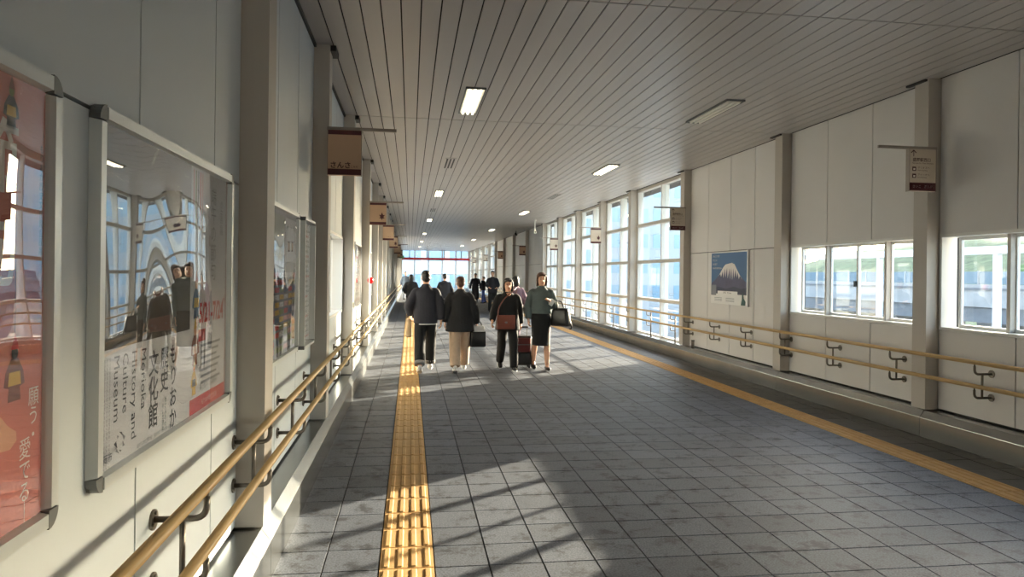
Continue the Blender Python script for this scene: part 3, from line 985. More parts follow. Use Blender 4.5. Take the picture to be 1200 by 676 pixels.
rect('print', -.71, .71, -.49, .49, N0, 'p_white', p5)
for k in range(9): rect('print_line', -.6, .6 - .1 * (k % 3), -.42 + .09 * k, -.37 + .09 * k, N0 + .0008, 'p_grey' if k % 2 else 'p_pink', p5)

# mountain poster on the right wall: y 12.06 (left) .. 10.66 (right), z 1.14 .. 2.02
pm = empty('mountain_poster', matrix=on_right((XR - .001, 11.36, 1.58)))
tag(pm, 'poster of a snow-capped mountain under blue sky on the windowed wall', 'poster')
w, h = 1.40, .89
MB().box(-w / 2, w / 2, -h / 2, h / 2, 0, .012).build('panel', 'white', pm)
MB().box(w / 2, w / 2 + .03, -h / 2 - .01, h / 2 + .02, 0, .035).build('clip_bar', 'alu', pm)
rect('sky', -.69, .69, -.27, .435, .0128, 'p_sky', pm)
mt = [(-.69, -.27), (-.69, -.10), (-.50, -.02), (-.36, .06), (-.22, .18), (-.12, .235), (.02, .25), (.12, .262), (.22, .235), (.34, .12), (.46, .03), (.58, -.04), (.69, -.08), (.69, -.27)]
poly('mountain', mt, .0134, 'p_mtn', pm)
poly('snowfield', [(-.42, .03), (-.36, .06), (-.22, .18), (-.12, .235), (.02, .25), (.12, .262), (.22, .235), (.34, .12), (.50, -.02), (.42, .04), (.38, -.01), (.33, .10), (.30, .01), (.26, .14), (.21, .0), (.18, .17), (.14, -.03), (.10, .18), (.06, -.02), (.03, .17), (-.03, -.01), (-.06, .18), (-.11, .01), (-.14, .16), (-.20, .0), (-.22, .12), (-.29, .02), (-.32, .07)], .0140, 'p_snow', pm)
poly('forest', [(-.69, -.27), (-.69, -.19), (-.4, -.15), (-.1, -.18), (.2, -.14), (.45, -.17), (.69, -.15), (.69, -.27)], .0140, 'p_forest', pm)
rect('inset_photo', -.69, -.48, -.30, -.12, .0146, 'p_grey', pm)
rect('caption_box', -.42, .34, -.275, -.22, .0146, 'white', pm)
text('岩手山　Mt. Iwate', .04, -.04, -.249, .0152, 'p_ink', pm)
for k in range(4): text(('ほんとうの空', 'がここに', 'あります', 'IWATE MORIOKA')[k], .045, -.63, .38 - .07 * k, .0146, 'ink_white', pm, align='LEFT')
for k in range(3):
    rect('footer_line', -.55, -.25, -.345 - .025 * k, -.337 - .025 * k, .0128, 'p_grey', pm)
    rect('footer_line', -.10, .22, -.345 - .025 * k, -.337 - .025 * k, .0128, 'p_grey', pm)
poly('green_figure', [(.46, -.44), (.62, -.44), (.63, -.38), (.57, -.33), (.55, -.26), (.53, -.24), (.50, -.27), (.50, -.34)], .0146, mat('p_teal', (30, 84, 80), 0.6), pm)

# ------------------------------------------------------------------ people
SKIN = mat('skin', (222, 172, 142), 0.5)
M['skin'] = SKIN
def cloth(n, rgb, rough=0.85, bump=0.35, bs=14): return mat(n, rgb, rough, noise=0.1, nscale=9, bump=bump, bscale=bs, sheen=0.0)
M['lips'] = mat('lips', (168, 92, 84), 0.5)
M['eye'] = mat('eye', (30, 24, 22), 0.2)
M['sole'] = mat('sole', (226, 224, 220), 0.6)
for n, c in (('navy_jacket', (44, 44, 54)), ('black_cloth', (24, 24, 26)), ('black_jacket', (28, 28, 32)), ('beige_cloth', (196, 170, 146)), ('grey_green', (92, 104, 104)),
             ('cuff_grey', (132, 130, 130)), ('coat_black', (34, 34, 42)), ('blue_grey', (98, 112, 130)), ('pale_trouser', (176, 182, 194)), ('mauve', (128, 100, 112)), ('blue', (62, 84, 160)), ('tan_canvas', (206, 176, 140)), ('white_cloth', (228, 226, 224))):
    M[n] = cloth(n, c)
M['hair_black'] = mat('hair_black', (26, 22, 21), 0.45, bump=0.4, bscale=60, stretch=(1, 1, .15))
M['hair_brown'] = mat('hair_brown', (82, 50, 36), 0.45, bump=0.4, bscale=60, stretch=(1, 1, .15))
M['leather_black'] = mat('leather_black', (22, 22, 24), 0.32)
M['leather_brown'] = mat('leather_brown', (112, 56, 42), 0.4, noise=.1, nscale=12)
M['case_red'] = mat('case_red', (98, 34, 36), 0.5, noise=.1, nscale=12)
M['plastic_black'] = mat('plastic_black', (20, 20, 22), 0.4)

def person(label, loc, rotz, height, legs, arms, wear, hair, hair_style, voxel=.011, lean=0.0, group=None, twist=0.0):
    """local +y is forward. legs: ((thigh, knee) left, right) in degrees; arms: (elbow, wrist) left, right in 1.70 m units"""
    s = height / 1.70
    root = empty('person', loc, rotz)
    tag(root, label, 'person', group)
    L1, L2 = .42, .40
    hipz = .90
    feet = []
    for side, (th, kn) in zip((-1, 1), legs):
        a, k = math.radians(th), math.radians(kn)
        hip = Vector((.088 * side, 0, hipz))
        knee = hip + Vector((.004 * side, L1 * math.sin(a), -L1 * math.cos(a)))
        ank = knee + Vector((0, L2 * math.sin(a - k), -L2 * math.cos(a - k)))
        pitch = (a - k) * 0.75 if (a - k) < 0 else (a - k) * .35
        feet.append((hip, knee, ank, pitch))
    # drop so that the lowest sole rests on the floor
    def sole_z(ft):
        hip, knee, ank, p = ft
        pts = [Vector((0, -.07, -.08)), Vector((0, .165, -.08))]
        R = Matrix.Rotation(p, 3, 'X')
        return min((ank + R @ q).z for q in pts)
    dz = -min(sole_z(f) for f in feet)
    feet = [(h + Vector((0, 0, dz)), k + Vector((0, 0, dz)), a + Vector((0, 0, dz)), p) for h, k, a, p in feet]
    up = dz
    T = lambda z: z + up
    arms = [(Vector(e) + Vector((0, 0, up)), Vector(w) + Vector((0, 0, up))) for e, w in arms]
    sh = [Vector((-.165, 0, T(1.348))), Vector((.165, 0, T(1.348)))]
    # ---- body (one continuous surface)
    b = MB()
    torso = [(.81, .07, .07), (.85, .145, .11), (.93, .162, .115), (1.02, .142, .10), (1.12, .136, .098), (1.22, .15, .108), (1.31, .163, .108), (1.37, .150, .092), (1.415, .09, .07), (1.44, .055, .055)]
    b.rings_z([(T(z), rx, ry) for z, rx, ry in torso])
    b.tube([(0, -.01, T(1.38)), (0, 0, T(1.46)), (0, .008, T(1.53))], [.06, .052, .052], 12)
    head = [(1.472, .026, .03, 0, .062), (1.482, .042, .05, 0, .045), (1.505, .056, .072, 0, .024), (1.54, .066, .088, 0, .010), (1.58, .072, .095, 0, .002), (1.62, .074, .098, 0, -.004), (1.655, .068, .090, 0, -.006), (1.68, .052, .070, 0, -.006), (1.695, .028, .040, 0, -.006)]
    b.rings_z([(T(z), rx, ry, cx, cy) for z, rx, ry, cx, cy in head])
    b.tube([(0, .090, T(1.592)), (0, .104, T(1.562)), (0, .110, T(1.548)), (0, .096, T(1.540))], [.007, .011, .014, .010], 8)
    for sd_ in (-1, 1):
        b.ell((.074 * sd_, -.006, T(1.573)), .010, .018, .030, 8, 6)
    for i, side in enumerate((-1, 1)):
        hip, knee, ank, p = feet[i]
        pts, rr = catmull([hip + Vector((0, 0, .03)), (hip * .55 + knee * .45), knee, knee * .62 + ank * .38 + Vector((0, -.012, 0)), ank], [.082, .072, .054, .053, .036])
        b.tube(pts, rr, 12)
        R = Matrix.Rotation(p, 3, 'X')
        b.tube([ank + R @ Vector((0, -.035, -.03)), ank + R @ Vector((0, .03, -.035)), ank + R @ Vector((0, .10, -.055)), ank + R @ Vector((0, .155, -.062))], [.030, .036, .028, .016], 10)
        e, w = arms[i]
        pts, rr = catmull([sh[i] + Vector((-.03 * side, 0, .0)), sh[i] * .6 + e * .4, e, e * .6 + w * .4, w], [.058, .046, .038, .036, .025])
        b.tube(pts, rr, 10)
        d = (w - e).normalized()
        # palm
        b.tube([w - d * .01, w + d * .03, w + d * .075], [.026, .038, .036], 10, flat=(.45, 1) if abs(d.z) > .5 else (1, .45))
    body = remeshed(b, voxel * .8, 3)
    # ---- fingers appended to the same mesh, each its own chain rooted in the palm
    fb = MB()
    for i, side in enumerate((-1, 1)):
        e, w = arms[i]
        d = (w - e).normalized()
        fwd = Vector((0, 1, 0)) - d * d.y
        fwd = fwd.normalized() if fwd.length > .2 else Vector((0, 0, 1))
        inw = d.cross(fwd).normalized()
        if inw.dot(Vector((-side, 0, 0))) < 0: inw = -inw
        for q, (o_, ln) in enumerate(((.027, .072), (.009, .080), (-.009, .076), (-.026, .060))):
            p0 = w + d * .062 + fwd * o_
            p1 = p0 + d * ln * .5 + inw * .006
            p2 = p1 + d * ln * .3 + inw * .020
            p3 = p2 + d * ln * .08 + inw * .018
            fb.tube([p0, p1, p2, p3], [.0095, .009, .008, .006], 7)
        p0 = w + d * .02 + fwd * .024
        fb.tube([p0, p0 + d * .03 + fwd * .022 + inw * .008, p0 + d * .058 + fwd * .026 + inw * .018], [.011, .010, .007], 7)
    bm = bmesh.new(); bm.from_mesh(body); tmp = fb.mesh('f'); bm.from_mesh(tmp); bpy.data.meshes.remove(tmp)
    bm.to_mesh(body); bm.free(); body.shade_smooth()
    objs = []
    objs.append(obj('body', body, 'skin', root))
    # face details
    for sd_ in (-1, 1):
        objs.append(MB().ell((.031 * sd_, .087, T(1.585)), .0125, .006, .006, 10, 6).build('eye', 'eye', root, True))
        objs.append(MB().tube([(.016 * sd_, .094, T(1.606)), (.032 * sd_, .092, T(1.611)), (.048 * sd_, .080, T(1.606))], .0035, 6).build('eyebrow', hair, root))
    objs.append(MB().tube([(-.022, .086, T(1.512)), (0, .097, T(1.510)), (.022, .086, T(1.512))], [.003, .006, .003], 8).build('mouth', 'lips', root))
    # ---- hair
    hb = MB()
    if hair_style == 'short':
        hb.ell((0, -.022, T(1.632)), .083, .100, .080, 16, 10)
        hb.ell((0, -.05, T(1.575)), .074, .065, .07, 14, 8)
        hb.tube([(-.06, .055, T(1.668)), (0, .078, T(1.672)), (.06, .055, T(1.668))], .022, 10)
    elif hair_style == 'bob':
        hb.ell((0, -.02, T(1.628)), .089, .103, .086, 16, 10)
        hb.rings_z([(T(1.44), .070, .045, 0, -.045), (T(1.47), .092, .062, 0, -.040), (T(1.53), .096, .072, 0, -.038), (T(1.60), .090, .080, 0, -.03), (T(1.66), .07, .07, 0, -.02)])
        for sd_ in (-1, 1):
            hb.tube([(.074 * sd_, .03, T(1.64)), (.082 * sd_, .02, T(1.56)), (.078 * sd_, .02, T(1.47))], [.018, .022, .015], 8)
        hb.tube([(-.062, .060, T(1.655)), (0, .082, T(1.662)), (.062, .060, T(1.655))], .022, 10)
    else:
        hb.ell((0, -.02, T(1.628)), .089, .103, .086, 16, 10)
        hb.rings_z([(T(1.30), .075, .03, 0, -.095), (T(1.36), .105, .045, 0, -.085), (T(1.44), .10, .055, 0, -.06), (T(1.53), .096, .072, 0, -.038), (T(1.60), .090, .080, 0, -.03), (T(1.66), .07, .07, 0, -.02)])
        for sd_ in (-1, 1):
            hb.tube([(.074 * sd_, .035, T(1.64)), (.083 * sd_, .025, T(1.55)), (.086 * sd_, .03, T(1.45)), (.09 * sd_, .05, T(1.36))], [.016, .020, .022, .012], 8)
        hb.tube([(-.064, .055, T(1.66)), (-.02, .078, T(1.672)), (.064, .055, T(1.655))], .018, 10)
    hm = remeshed(hb, voxel * .8, 3, 'hair')
    objs.append(obj('hair', hm, hair, root))
    # ---- clothes
    for g in wear:
        kind, mname = g[0], g[1]
        opt = g[2] if len(g) > 2 else {}
        c = MB()
        if kind == 'top':
            hem = opt.get('hem', .84); ez = opt.get('ease', .025); flare = opt.get('flare', 0.0); slv = opt.get('sleeve', .94)
            prof = []
            z = hem
            def tor(z):
                for q0, q1 in zip(torso[:-1], torso[1:]):
                    if q0[0] <= z <= q1[0]:
                        t = (z - q0[0]) / (q1[0] - q0[0]); return q0[1] * (1 - t) + q1[1] * t, q0[2] * (1 - t) + q1[2] * t
                return (.155, .11)
            for zz in [hem, hem + .01, hem + .06] + [.93 + .06 * i for i in range(8) if .93 + .06 * i > hem + .07 and .93 + .06 * i < 1.36]:
                rx, ry = tor(max(zz, .90))
                box = opt.get('boxy', 0.5) * (1.0 if zz < 1.15 else max(0.0, 1 - (zz - 1.15) / .25))
                rx = rx * (1 - box) + .165 * box; ry = ry * (1 - box) + .115 * box
                fl_ = flare * max(0, 1.1 - zz)
                prof.append((T(zz), rx + ez + fl_, ry + ez + fl_))
            prof += [(T(1.385), .132 + ez * .4, .088 + ez * .8), (T(1.42), .085 + ez * .4, .070 + ez * .5), (T(1.455), .062 + ez * .3, .062 + ez * .3)]
            c.rings_z(prof, 24)
            for i, side in enumerate((-1, 1)):
                e, w = arms[i]
                wend = e + (w - e) * slv
                r0 = opt.get('arm', 1.0)
                pts, rr = catmull([sh[i] + Vector((-.05 * side, 0, -.005)), sh[i], sh[i] * .6 + e * .4, e, e * .6 + wend * .4, wend], [(.052 + ez * .6), (.050 + ez * .5), (.046 + ez * .7) * r0, (.041 + ez * .7) * r0, (.040 + ez * .7) * r0, (.033 + ez * .5) * r0])
                c.tube(pts, rr, 12)
            if opt.get('collar'):
                c.tube([(0, -.012, T(1.40)), (0, -.004, T(1.475))], [.085, .068], 16)
            nm = opt.get('name', 'jacket')
        elif kind == 'trousers':
            wd = opt.get('wide', 1.0); end = opt.get('end', 1.0)
            top = opt.get('top', 1.04)
            c.rings_z([(T(.80), .09, .085), (T(.84), .158, .122), (T(.92), .174, .128), (T(top), .153, .112)], 20)
            for i, side in enumerate((-1, 1)):
                hip, knee, ank, p = feet[i]
                bot = knee + (ank + Vector((0, 0, -.03)) - knee) * end
                pts, rr = catmull([hip + Vector((0, 0, .02)), hip * .55 + knee * .45, knee, knee * .5 + bot * .5, bot], [.096, .090 * (1 + (wd - 1) * .5), .074 * wd, .072 * wd, .066 * wd])
                c.tube(pts, rr, 14)
            nm = 'trousers'
        elif kind == 'cuffs':
            for i, side in enumerate((-1, 1)):
                hip, knee, ank, p = feet[i]
                bot = ank + (knee - ank) * .07; d = (knee - ank).normalized()
                cf = MB().tube([bot - d * .008, bot + d * .055], [.084, .088], 16).scaled(s)
                cf.build('trouser_cuff', mname, root, True)
            continue
        elif kind == 'skirt':
            hem = opt.get('hem', .50)
            c.rings_z([(T(hem), .158, .172, 0, .02), (T(hem + .1), .164, .162, 0, .012), (T(.75), .172, .142), (T(.90), .182, .136), (T(1.0), .163, .122), (T(1.07), .148, .110)], 24)
            nm = 'skirt'
        elif kind == 'coat':
            hem = opt.get('hem', .38)
            c.rings_z([(T(hem), .21, .20), (T(.6), .20, .175), (T(.9), .19, .145), (T(1.1), .165, .125), (T(1.25), .175, .132), (T(1.36), .168, .118), (T(1.425), .095, .085), (T(1.46), .07, .07)], 24)
            for i, side in enumerate((-1, 1)):
                e, w = arms[i]
                pts, rr = catmull([sh[i] + Vector((-.05 * side, 0, -.005)), sh[i], sh[i] * .6 + e * .4, e, w], [.085, .078, .072, .064, .05])
                c.tube(pts, rr, 12)
            nm = 'coat'
        elif kind == 'hemline':
            z = opt['z']; nm = 'hem_band'
            c.rings_z([(T(z - .012), opt['rx'], opt['ry']), (T(z + .008), opt['rx'], opt['ry'])], 24)
        elif kind == 'shoes':
            for i, side in enumerate((-1, 1)):
                hip, knee, ank, p = feet[i]
                R = Matrix.Translation(ank) @ Matrix.Rotation(p, 4, 'X') @ Matrix.Translation((0, 0, -.08))
                sh_ = MB()
                heel = opt.get('heel', 0.0)
                rings = []
                for y, rx, h in ((-.082, .020, .05), (-.075, .032, .075), (-.03, .036, .085), (.03, .040, .078), (.09, .045, .055), (.14, .042, .042), (.168, .030, .032), (.18, .014, .022)):
                    if opt.get('low'): h = min(h, .055 if y < .05 else .045); 
                    n = 14
                    ring = []
                    for t in range(n):
                        a = 2 * PI * t / n
                        zz = .008 + h * .5 + h * .5 * math.sin(a) if True else 0
                        ring.append((rx * math.cos(a), y, zz))
                    rings.append(ring[::-1])
                sh_.loft(rings)
                so = MB(); n = 16
                outl = [(.046 * math.cos(2 * PI * t / n) * (.85 if math.sin(2 * PI * t / n) < 0 else 1), .05 + .135 * math.sin(2 * PI * t / n)) for t in range(n)]
                so.loft([[(x, y, 0) for x, y in outl], [(x, y, .022) for x, y in outl]])
                sh_.xf(R).scaled(s); so.xf(R).scaled(s)
                shoe = sh_.build('shoe', mname, root, True)
                so.build('sole', opt.get('sole', mname), shoe)
            continue
        c2 = c
        me = remeshed(c2, voxel, 3, nm)
        objs.append(obj(nm, me, mname, root))
    if any(g[0] == 'top' and len(g) > 2 and g[2].get('vneck') for g in wear):
        nb = MB().loft([[(x * k, .108 + .012 * k, T(1.44 - .1 * t)) for x, k in ((-.05, 1 - t), (-.02, 1.2 - t), (.02, 1.2 - t), (.05, 1 - t))] + [(.0, .07, T(1.44 - .1 * t))] for t in (0, .35, .7, .98)])
        objs.append(obj('neckline', nb.mesh('neckline', True), 'skin', root))
    for o in objs:
        if s != 1.0:
            o.data.transform(Matrix.Scale(s, 4))
    root['_s'] = s
    return root, feet, arms, s

STR = ((22, 6), (-14, 22))       # left leg forward
STRr = ((-14, 22), (22, 6))      # right leg forward
def hang(dl=0.0, dr=0.0, out=.05):
    """arms hanging with a forward swing for left and right"""
    res = []
    for side, d in ((-1, dl), (1, dr)):
        e = (side * (.215 + out), d * .35 - .02, 1.10)
        w = (side * (.225 + out), d * 1.0 + .03, .87)
        res.append((e, w))
    return res

# walking away: man in navy jacket
person('person walking away in dark navy jacket and cuffed black jeans', (.25, 11.5, .006), 0, 1.64, ((-12, 16), (20, 6)),
       [((-.285, -.05, 1.12), (-.255, .10, .95)), ((.245, -.04, 1.10), (.255, -.03, .87))], [('trousers', 'black_cloth', dict(wide=1.22, end=.88)), ('cuffs', 'cuff_grey'), ('top', 'navy_jacket', dict(hem=.82, ease=.035, boxy=.9, arm=1.1, name='jacket', collar=True)), ('hemline', 'white_cloth', dict(z=.815, rx=.197, ry=.147)), ('shoes', 'white_cloth', dict(sole='sole'))], 'hair_black', 'short')
# walking away: black jacket and beige wide trousers
person('person walking away in black jacket and wide beige trousers carrying a bag', (.81, 11.55, 0), 0, 1.55, ((-10, 14), (18, 6)),
       [((-.25, -.05, 1.10), (-.265, -.02, .88)), ((.255, -.02, 1.08), (.30, .05, .85))],
       [('trousers', 'beige_cloth', dict(wide=1.38, end=.93)), ('top', 'black_jacket', dict(hem=.72, ease=.042, boxy=1.0, arm=1.2, flare=.14, name='jacket', collar=True)), ('shoes', 'white_cloth', dict(sole='sole'))], 'hair_brown', 'short')
# coming towards us: black suit, brown bag, pulling a case
person('person walking towards the camera in black with a brown shoulder bag', (1.62, 11.75, 0), PI, 1.56, ((20, 4), (-14, 24)),
       [((-.24, -.13, 1.09), (-.28, -.24, .86)), ((.255, .02, 1.12), (.30, .16, .93))],
       [('trousers', 'black_cloth', dict(wide=1.12, end=.97)), ('top', 'black_cloth', dict(hem=.76, ease=.035, boxy=.6, arm=1.1, flare=.10, name='jacket', vneck=True)), ('shoes', 'black_cloth', dict(sole='sole'))], 'hair_black', 'bob')
# coming towards us: grey-green blouse and black skirt
person('person walking towards the camera in grey-green blouse and black skirt', (2.19, 11.75, 0), PI, 1.63, ((11, 5), (-9, 16)),
       [((-.235, .04, 1.12), (-.10, .25, 1.22)), ((.235, -.03, 1.10), (.235, .04, .88))],
       [('top', 'grey_green', dict(hem=.98, ease=.030, boxy=.3, arm=1.1, slv=.9, name='blouse', collar=True)), ('skirt', 'black_cloth', dict(hem=.43)), ('shoes', 'leather_black', dict(low=True, sole='leather_black'))], 'hair_brown', 'bob')
# farther walkers
person('person with dark bob half hidden by the walker in navy', (.03, 25.5, .008), 0, 1.56, STR,
       [((-.27, -.10, 1.14), (-.20, .05, .98)), ((.24, 0, 1.1), (.25, .05, .87))],
       [('trousers', 'black_cloth', dict(wide=1.1)), ('top', 'black_jacket', dict(hem=.82, ease=.04, boxy=.9, arm=1.15)), ('shoes', 'black_cloth')], 'hair_black', 'bob', voxel=.014)
person('person in mauve seen between the two walkers coming nearer', (2.45, 16.5, 0), 0, 1.58, STRr, hang(.08, -.08),
       [('trousers', 'mauve', dict(wide=1.1)), ('top', 'mauve', dict(hem=.80, ease=.03, boxy=.8)), ('shoes', 'black_cloth')], 'hair_black', 'bob', voxel=.015)
person('person in dark clothes walking ahead between the couple', (1.15, 24.0, 0), 0, 1.62, STR, hang(-.08, .08),
       [('trousers', 'black_cloth'), ('top', 'coat_black', dict(hem=.80, ease=.03, boxy=.8)), ('shoes', 'black_cloth')], 'hair_black', 'short', voxel=.018)
person('person in dark suit standing farther back by the bright windows', (3.40, 29.4, 0), PI, 1.72, ((4, 2), (-4, 6)), [((-.25, -.02, 1.12), (-.16, .16, 1.02)), ((.25, -.02, 1.12), (.16, .16, 1.02))],
       [('trousers', 'black_cloth', dict(wide=1.1)), ('top', 'coat_black', dict(hem=.80, ease=.035, boxy=.8)), ('shoes', 'black_cloth')], 'hair_black', 'short', voxel=.018)
person('person in long black coat far along the walkway', (3.30, 36.2, 0), PI * .9, 1.62, ((10, 4), (-10, 12)), hang(.02, .02),
       [('trousers', 'black_cloth'), ('coat', 'coat_black', dict(hem=.34)), ('shoes', 'black_cloth')], 'hair_black', 'short', voxel=.02)
person('small person in blue with raised arm behind the long black coat', (3.95, 38.5, 0), PI * .6, 1.45, ((8, 4), (-8, 12)), [((-.25, .05, 1.25), (-.20, .25, 1.45)), ((.23, 0, 1.1), (.25, .05, .88))],
       [('trousers', 'blue', dict(wide=1.1)), ('top', 'coat_black', dict(hem=.82, ease=.03)), ('shoes', 'black_cloth')], 'hair_black', 'short', voxel=.02)
person('person in blue-grey jacket far off beside the left handrail', (-.28, 43.0, 0), PI, 1.68, ((10, 4), (-10, 12)), hang(.05, -.05),
       [('trousers', 'pale_trouser', dict(wide=1.1)), ('top', 'blue_grey', dict(hem=.80, ease=.035, boxy=.8)), ('shoes', 'black_cloth')], 'hair_black', 'short', voxel=.02)

# ------------------------------------------------------------------ bags
def handles(root, pts, r, m, name='handle'):
    return MB().tube(catmull(pts, sub=5), r, 8).build(name, m, root, True)
# tan tote hanging on the half hidden person's left side
r = empty('tote_bag', (-.015, 11.60, .57)); tag(r, 'tan canvas tote bag hanging from the hand of the person in navy jacket', 'bag')
o = rounded_box(.11, .30, .30, .035, 3, .25); o.build('body', 'tan_canvas', r, True)
handles(r, [(0, -.08, .28), (.01, -.04, .36), (.02, .0, .385), (.01, .04, .36), (0, .08, .28)], .011, 'tan_canvas')
# black and white bag carried by the person in beige trousers
r = empty('carry_bag', (1.11, 11.62, .40)); tag(r, 'black carry bag with white top beside the beige trousers', 'bag')
rounded_box(.26, .16, .27, .035).build('body', 'leather_black', r, True)
t = rounded_box(.25, .155, .12, .03, 3, .2); t.v = [(x, y, z + .235) for x, y, z in t.v]; t.build('top', 'white_cloth', r, True)
handles(r, [(-.06, .03, .33), (-.045, .02, .40), (0, .0, .425), (.045, -.02, .40), (.06, -.03, .33)], .009, 'leather_black')
# brown shoulder bag on the front of the person in black
r = empty('shoulder_bag', (1.555, 11.50, .70)); tag(r, 'brown leather shoulder bag worn across the person in black', 'bag')
rounded_box(.30, .09, .23, .02).build('body', 'leather_brown', r, True)
f = rounded_box(.305, .02, .15, .008); f.v = [(x, y - .045, z + .085) for x, y, z in f.v]; f.build('flap', 'leather_brown', r, True)
MB().box(-.02, .02, -.062, -.055, .10, .13).build('buckle', 'alu_dark', r)
handles(r, [(-.13, 0, .21), (-.11, .03, .35), (-.02, .04, .50), (.12, .06, .62), (.20, .20, .68), (.22, .33, .62), (.18, .40, .42), (.13, .34, .25), (.13, .04, .21)], .009, 'leather_brown', 'strap')
# handbag on the forearm of the person in the skirt
r = empty('handbag', (2.50, 11.62, .74)); tag(r, 'black handbag hanging on the forearm of the person in the skirt', 'bag')
b = rounded_box(.17, .36, .31, .05, 3, .2); b.xf(Matrix.Rotation(math.radians(50), 4, 'Z')); b.build('body', 'leather_black', r, True)
handles(r, [(-.07, -.06, .28), (-.08, -.08, .36), (-.06, -.02, .42), (.02, .02, .40), (.06, .05, .28)], .010, 'leather_black')
MB().tube([(.05, -.11, .10), (.13, .0, .11)], .012, 8).build('tag', 'white_cloth', r)  # no real tag: white bar put in as a highlight on the leather
handles(r, [(.08, -.06, .2), (.14, -.09, .08), (.17, -.07, -.02), (.15, -.03, -.04)], .014, 'leather_black', 'strap')
# white phone held at the chest
r = empty('phone', (2.28, 11.44, 1.10)); tag(r, 'small white phone held by the person in grey-green blouse', 'phone')
o = rounded_box(.07, .012, .13, .004, 2); o.xf(Matrix.Rotation(math.radians(35), 4, 'Y') @ Matrix.Rotation(math.radians(-30), 4, 'X')); o.build('case', 'white', r)
# rolling suitcase
r = empty('suitcase', (1.92, 12.04, 0)); tag(r, 'dark red and black rolling suitcase between the two people walking nearer', 'suitcase')
b = rounded_box(.30, .22, .50, .035); b.v = [(x, y, z + .05) for x, y, z in b.v]; b.build('body', 'plastic_black', r, True)
b = rounded_box(.25, .05, .24, .018); b.v = [(x, y - .115, z + .28) for x, y, z in b.v]; b.build('upper_pocket', 'case_red', r, True)
b = rounded_box(.25, .05, .19, .018); b.v = [(x, y - .115, z + .075) for x, y, z in b.v]; b.build('lower_pocket', 'plastic_black', r, True)
MB().box(-.12, .12, -.143, -.138, .40, .415).build('zip', 'alu_dark', r)
for x in (-.11, .11):
    for y in (-.08, .08):
        w = MB().tube([(x - .012, y, .026), (x + .012, y, .026)], .026, 14); w.build('wheel', 'plastic_black', r)
hd = MB()
for x in (-.075, .075): hd.tube([(x, -.03, .53), (x, -.03, .70)], .008, 8)
hd.build('telescopic_handle', 'alu_dark', r)
MB().tube([(-.09, -.03, .70), (.09, -.03, .70)], .015, 10).build('grip', 'plastic_black', r)

# ------------------------------------------------------------------ outside
M['ground'] = mat('ground', (176, 172, 164), 0.9, noise=.15, nscale=.4)
M['concrete'] = mat('concrete', (146, 149, 152), 0.85, noise=.12, nscale=.8)
M['concrete_dark'] = mat('concrete_dark', (108, 112, 118), 0.85, noise=.15, nscale=.8)
M['barrier'] = mat('barrier', (100, 120, 134), 0.5)
M['building_white'] = mat('building_white', (222, 222, 220), 0.8)
M['building_grey'] = mat('building_grey', (184, 188, 192), 0.8)
M['building_glass'] = mat('building_glass', (146, 176, 196), 0.15, spec=0.8)
M['hill_green'] = mat('hill_green', (88, 100, 70), 0.95, noise=.45, nscale=.5)
M['tree_green'] = mat('tree_green', (70, 98, 50), 0.95, noise=.4, nscale=1.5)
M['bark'] = mat('bark', (96, 80, 66), 0.9)
g = MB().box(-160, 220, -120, 320, -6.4, -6.0).build('ground', 'ground'); tag(g, kind='structure')
# railway viaduct parallel to the walkway
r = empty('viaduct', (40, 30, -6)); tag(r, 'pale concrete railway viaduct seen through the small windows', 'viaduct')
MB().box(0, 9, -75, 60, 4.6, 6.6).build('deck', 'concrete_dark', r)
MB().box(-.25, .0, -75, 60, 5.7, 7.3).build('parapet', 'concrete', r)
MB().box(-.35, .05, -75, 60, 6.9, 7.05).build('ledge', 'concrete_dark', r)
for k in range(14):
    y = -75 + 10 * k
    MB().box(1, 7.5, y, y + 1.4, 0, 4.6).build('pier', 'concrete', r)
for k in range(54):
    y = -75 + 2.5 * k
    MB().box(-.2, -.08, y - .06, y + .06, 7.3, 8.25).build('fence_post', 'concrete', r)
    MB().box(-.16, -.12, y + .08, y + 2.42, 7.32, 8.2).build('barrier_panel', 'barrier', r)
# white overhead canopy beam on poles
r = empty('platform_canopy', (34, 20, -6)); tag(r, 'white canopy beam on poles in front of the viaduct', 'canopy')
MB().box(-.3, .3, -50, 40, 9.15, 9.6).build('beam', 'building_white', r)
for k in range(9):
    y = -46 + 10.5 * k
    MB().box(-.16, .16, y - .16, y + .16, 0, 9.15).build('pole', 'building_white', r)
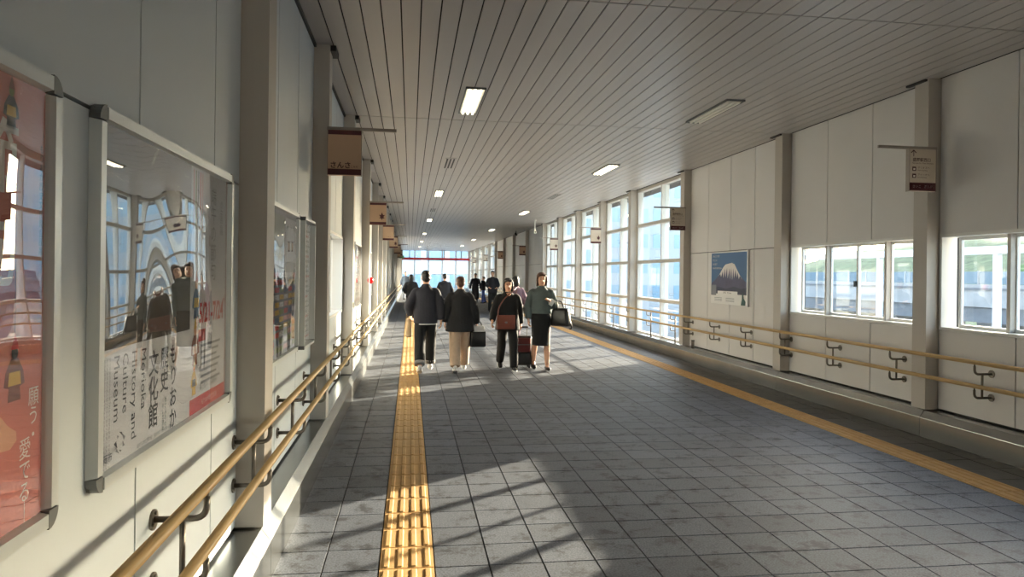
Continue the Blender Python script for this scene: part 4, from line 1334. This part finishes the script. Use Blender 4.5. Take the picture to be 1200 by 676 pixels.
# green hillside and trees
hm = MB(); nx, ny = 12, 40
vs = []; fs = []
for i in range(nx):
    for j in range(ny):
        x = 62 + 80 * i / (nx - 1); y = -110 + 300 * j / (ny - 1)
        z = -6 + 17 * (1 - math.cos(PI * i / (nx - 1))) / 2 + random.uniform(-.6, .6) * min(i, 3) / 3 + 2 * math.sin(y * .05)* i / nx
        vs.append((x, y, z))
for i in range(nx - 1):
    for j in range(ny - 1):
        fs.append((i * ny + j, (i + 1) * ny + j, (i + 1) * ny + j + 1, i * ny + j + 1))
hill = hm.add(vs, fs).build('hillside', 'hill_green', smooth=True); tag(hill, kind='structure')
TREES = [(58, 22, 8.5, 'round green tree seen through the window pane nearest the arrow sign column'), (59, 34, 10, 'green tree seen through the sliding middle window panes'),
         (58, 48, 8, 'green tree seen through the far pane of the small windows'), (60, 12, 9, 'green tree seen through the window at the picture edge'), (57, 60, 9.5, 'green tree beyond the viaduct, hidden partly by the column')]
for x, y, h, lab in TREES:
    r = empty('tree', (x, y, -6)); tag(r, lab, 'tree', 'trees beyond the viaduct')
    MB().tube([(0, 0, 0), (0, 0, h * .5)], [.3, .18], 8).build('trunk', 'bark', r)
    cb = MB()
    for k in range(9):
        cb.ell((random.uniform(-2, 2), random.uniform(-2.4, 2.4), h * .62 + random.uniform(-1.6, 2.2)), 1.7, 1.9, 1.5, 10, 7)
    cm = remeshed(cb, .35, 1, 'crown')
    obj('crown', cm, 'tree_green', r)
# office buildings beyond the tall windows
def block(name, x0, x1, y0, y1, h, wall, lab, floors, bays, face='S'):
    r = empty(name, (x0, y0, -6)); tag(r, lab, 'building')
    dx, dy = x1 - x0, y1 - y0
    MB().box(0, dx, 0, dy, 0, h).build('wall', wall, r)
    MB().box(-.3, dx + .3, -.3, dy + .3, h, h + .6).build('roof', 'concrete', r)
    fh = h / floors
    for f in range(floors):
        for b_ in range(bays):
            bw = dx / bays
            MB().box(b_ * bw + bw * .12, (b_ + 1) * bw - bw * .12, -.06, .04, f * fh + fh * .32, f * fh + fh * .86).build('window', 'building_glass', r)
        nb = max(3, int(dy / 4))
        for b_ in range(nb):
            bw = dy / nb
            MB().box(-.06, .04, b_ * bw + bw * .1, (b_ + 1) * bw - bw * .1, f * fh + fh * .32, f * fh + fh * .86).build('window', 'building_glass', r)
block('office_building', 26, 44, 92, 112, 24, 'building_grey', 'tall grey office block with blue windows behind the nearest tall windows', 7, 6)
block('station_building', 9.5, 22, 84, 110, 15, 'building_white', 'low white building with rows of blue windows behind the farther tall windows', 4, 5)
block('warehouse', -14, 8, 96, 116, 16, 'building_white', 'white building standing beyond the glazed end of the walkway', 4, 7)
block('annex_building', -22, -9, -10, 60, 14, 'building_white', 'white building outside the windows of the poster wall', 4, 4)
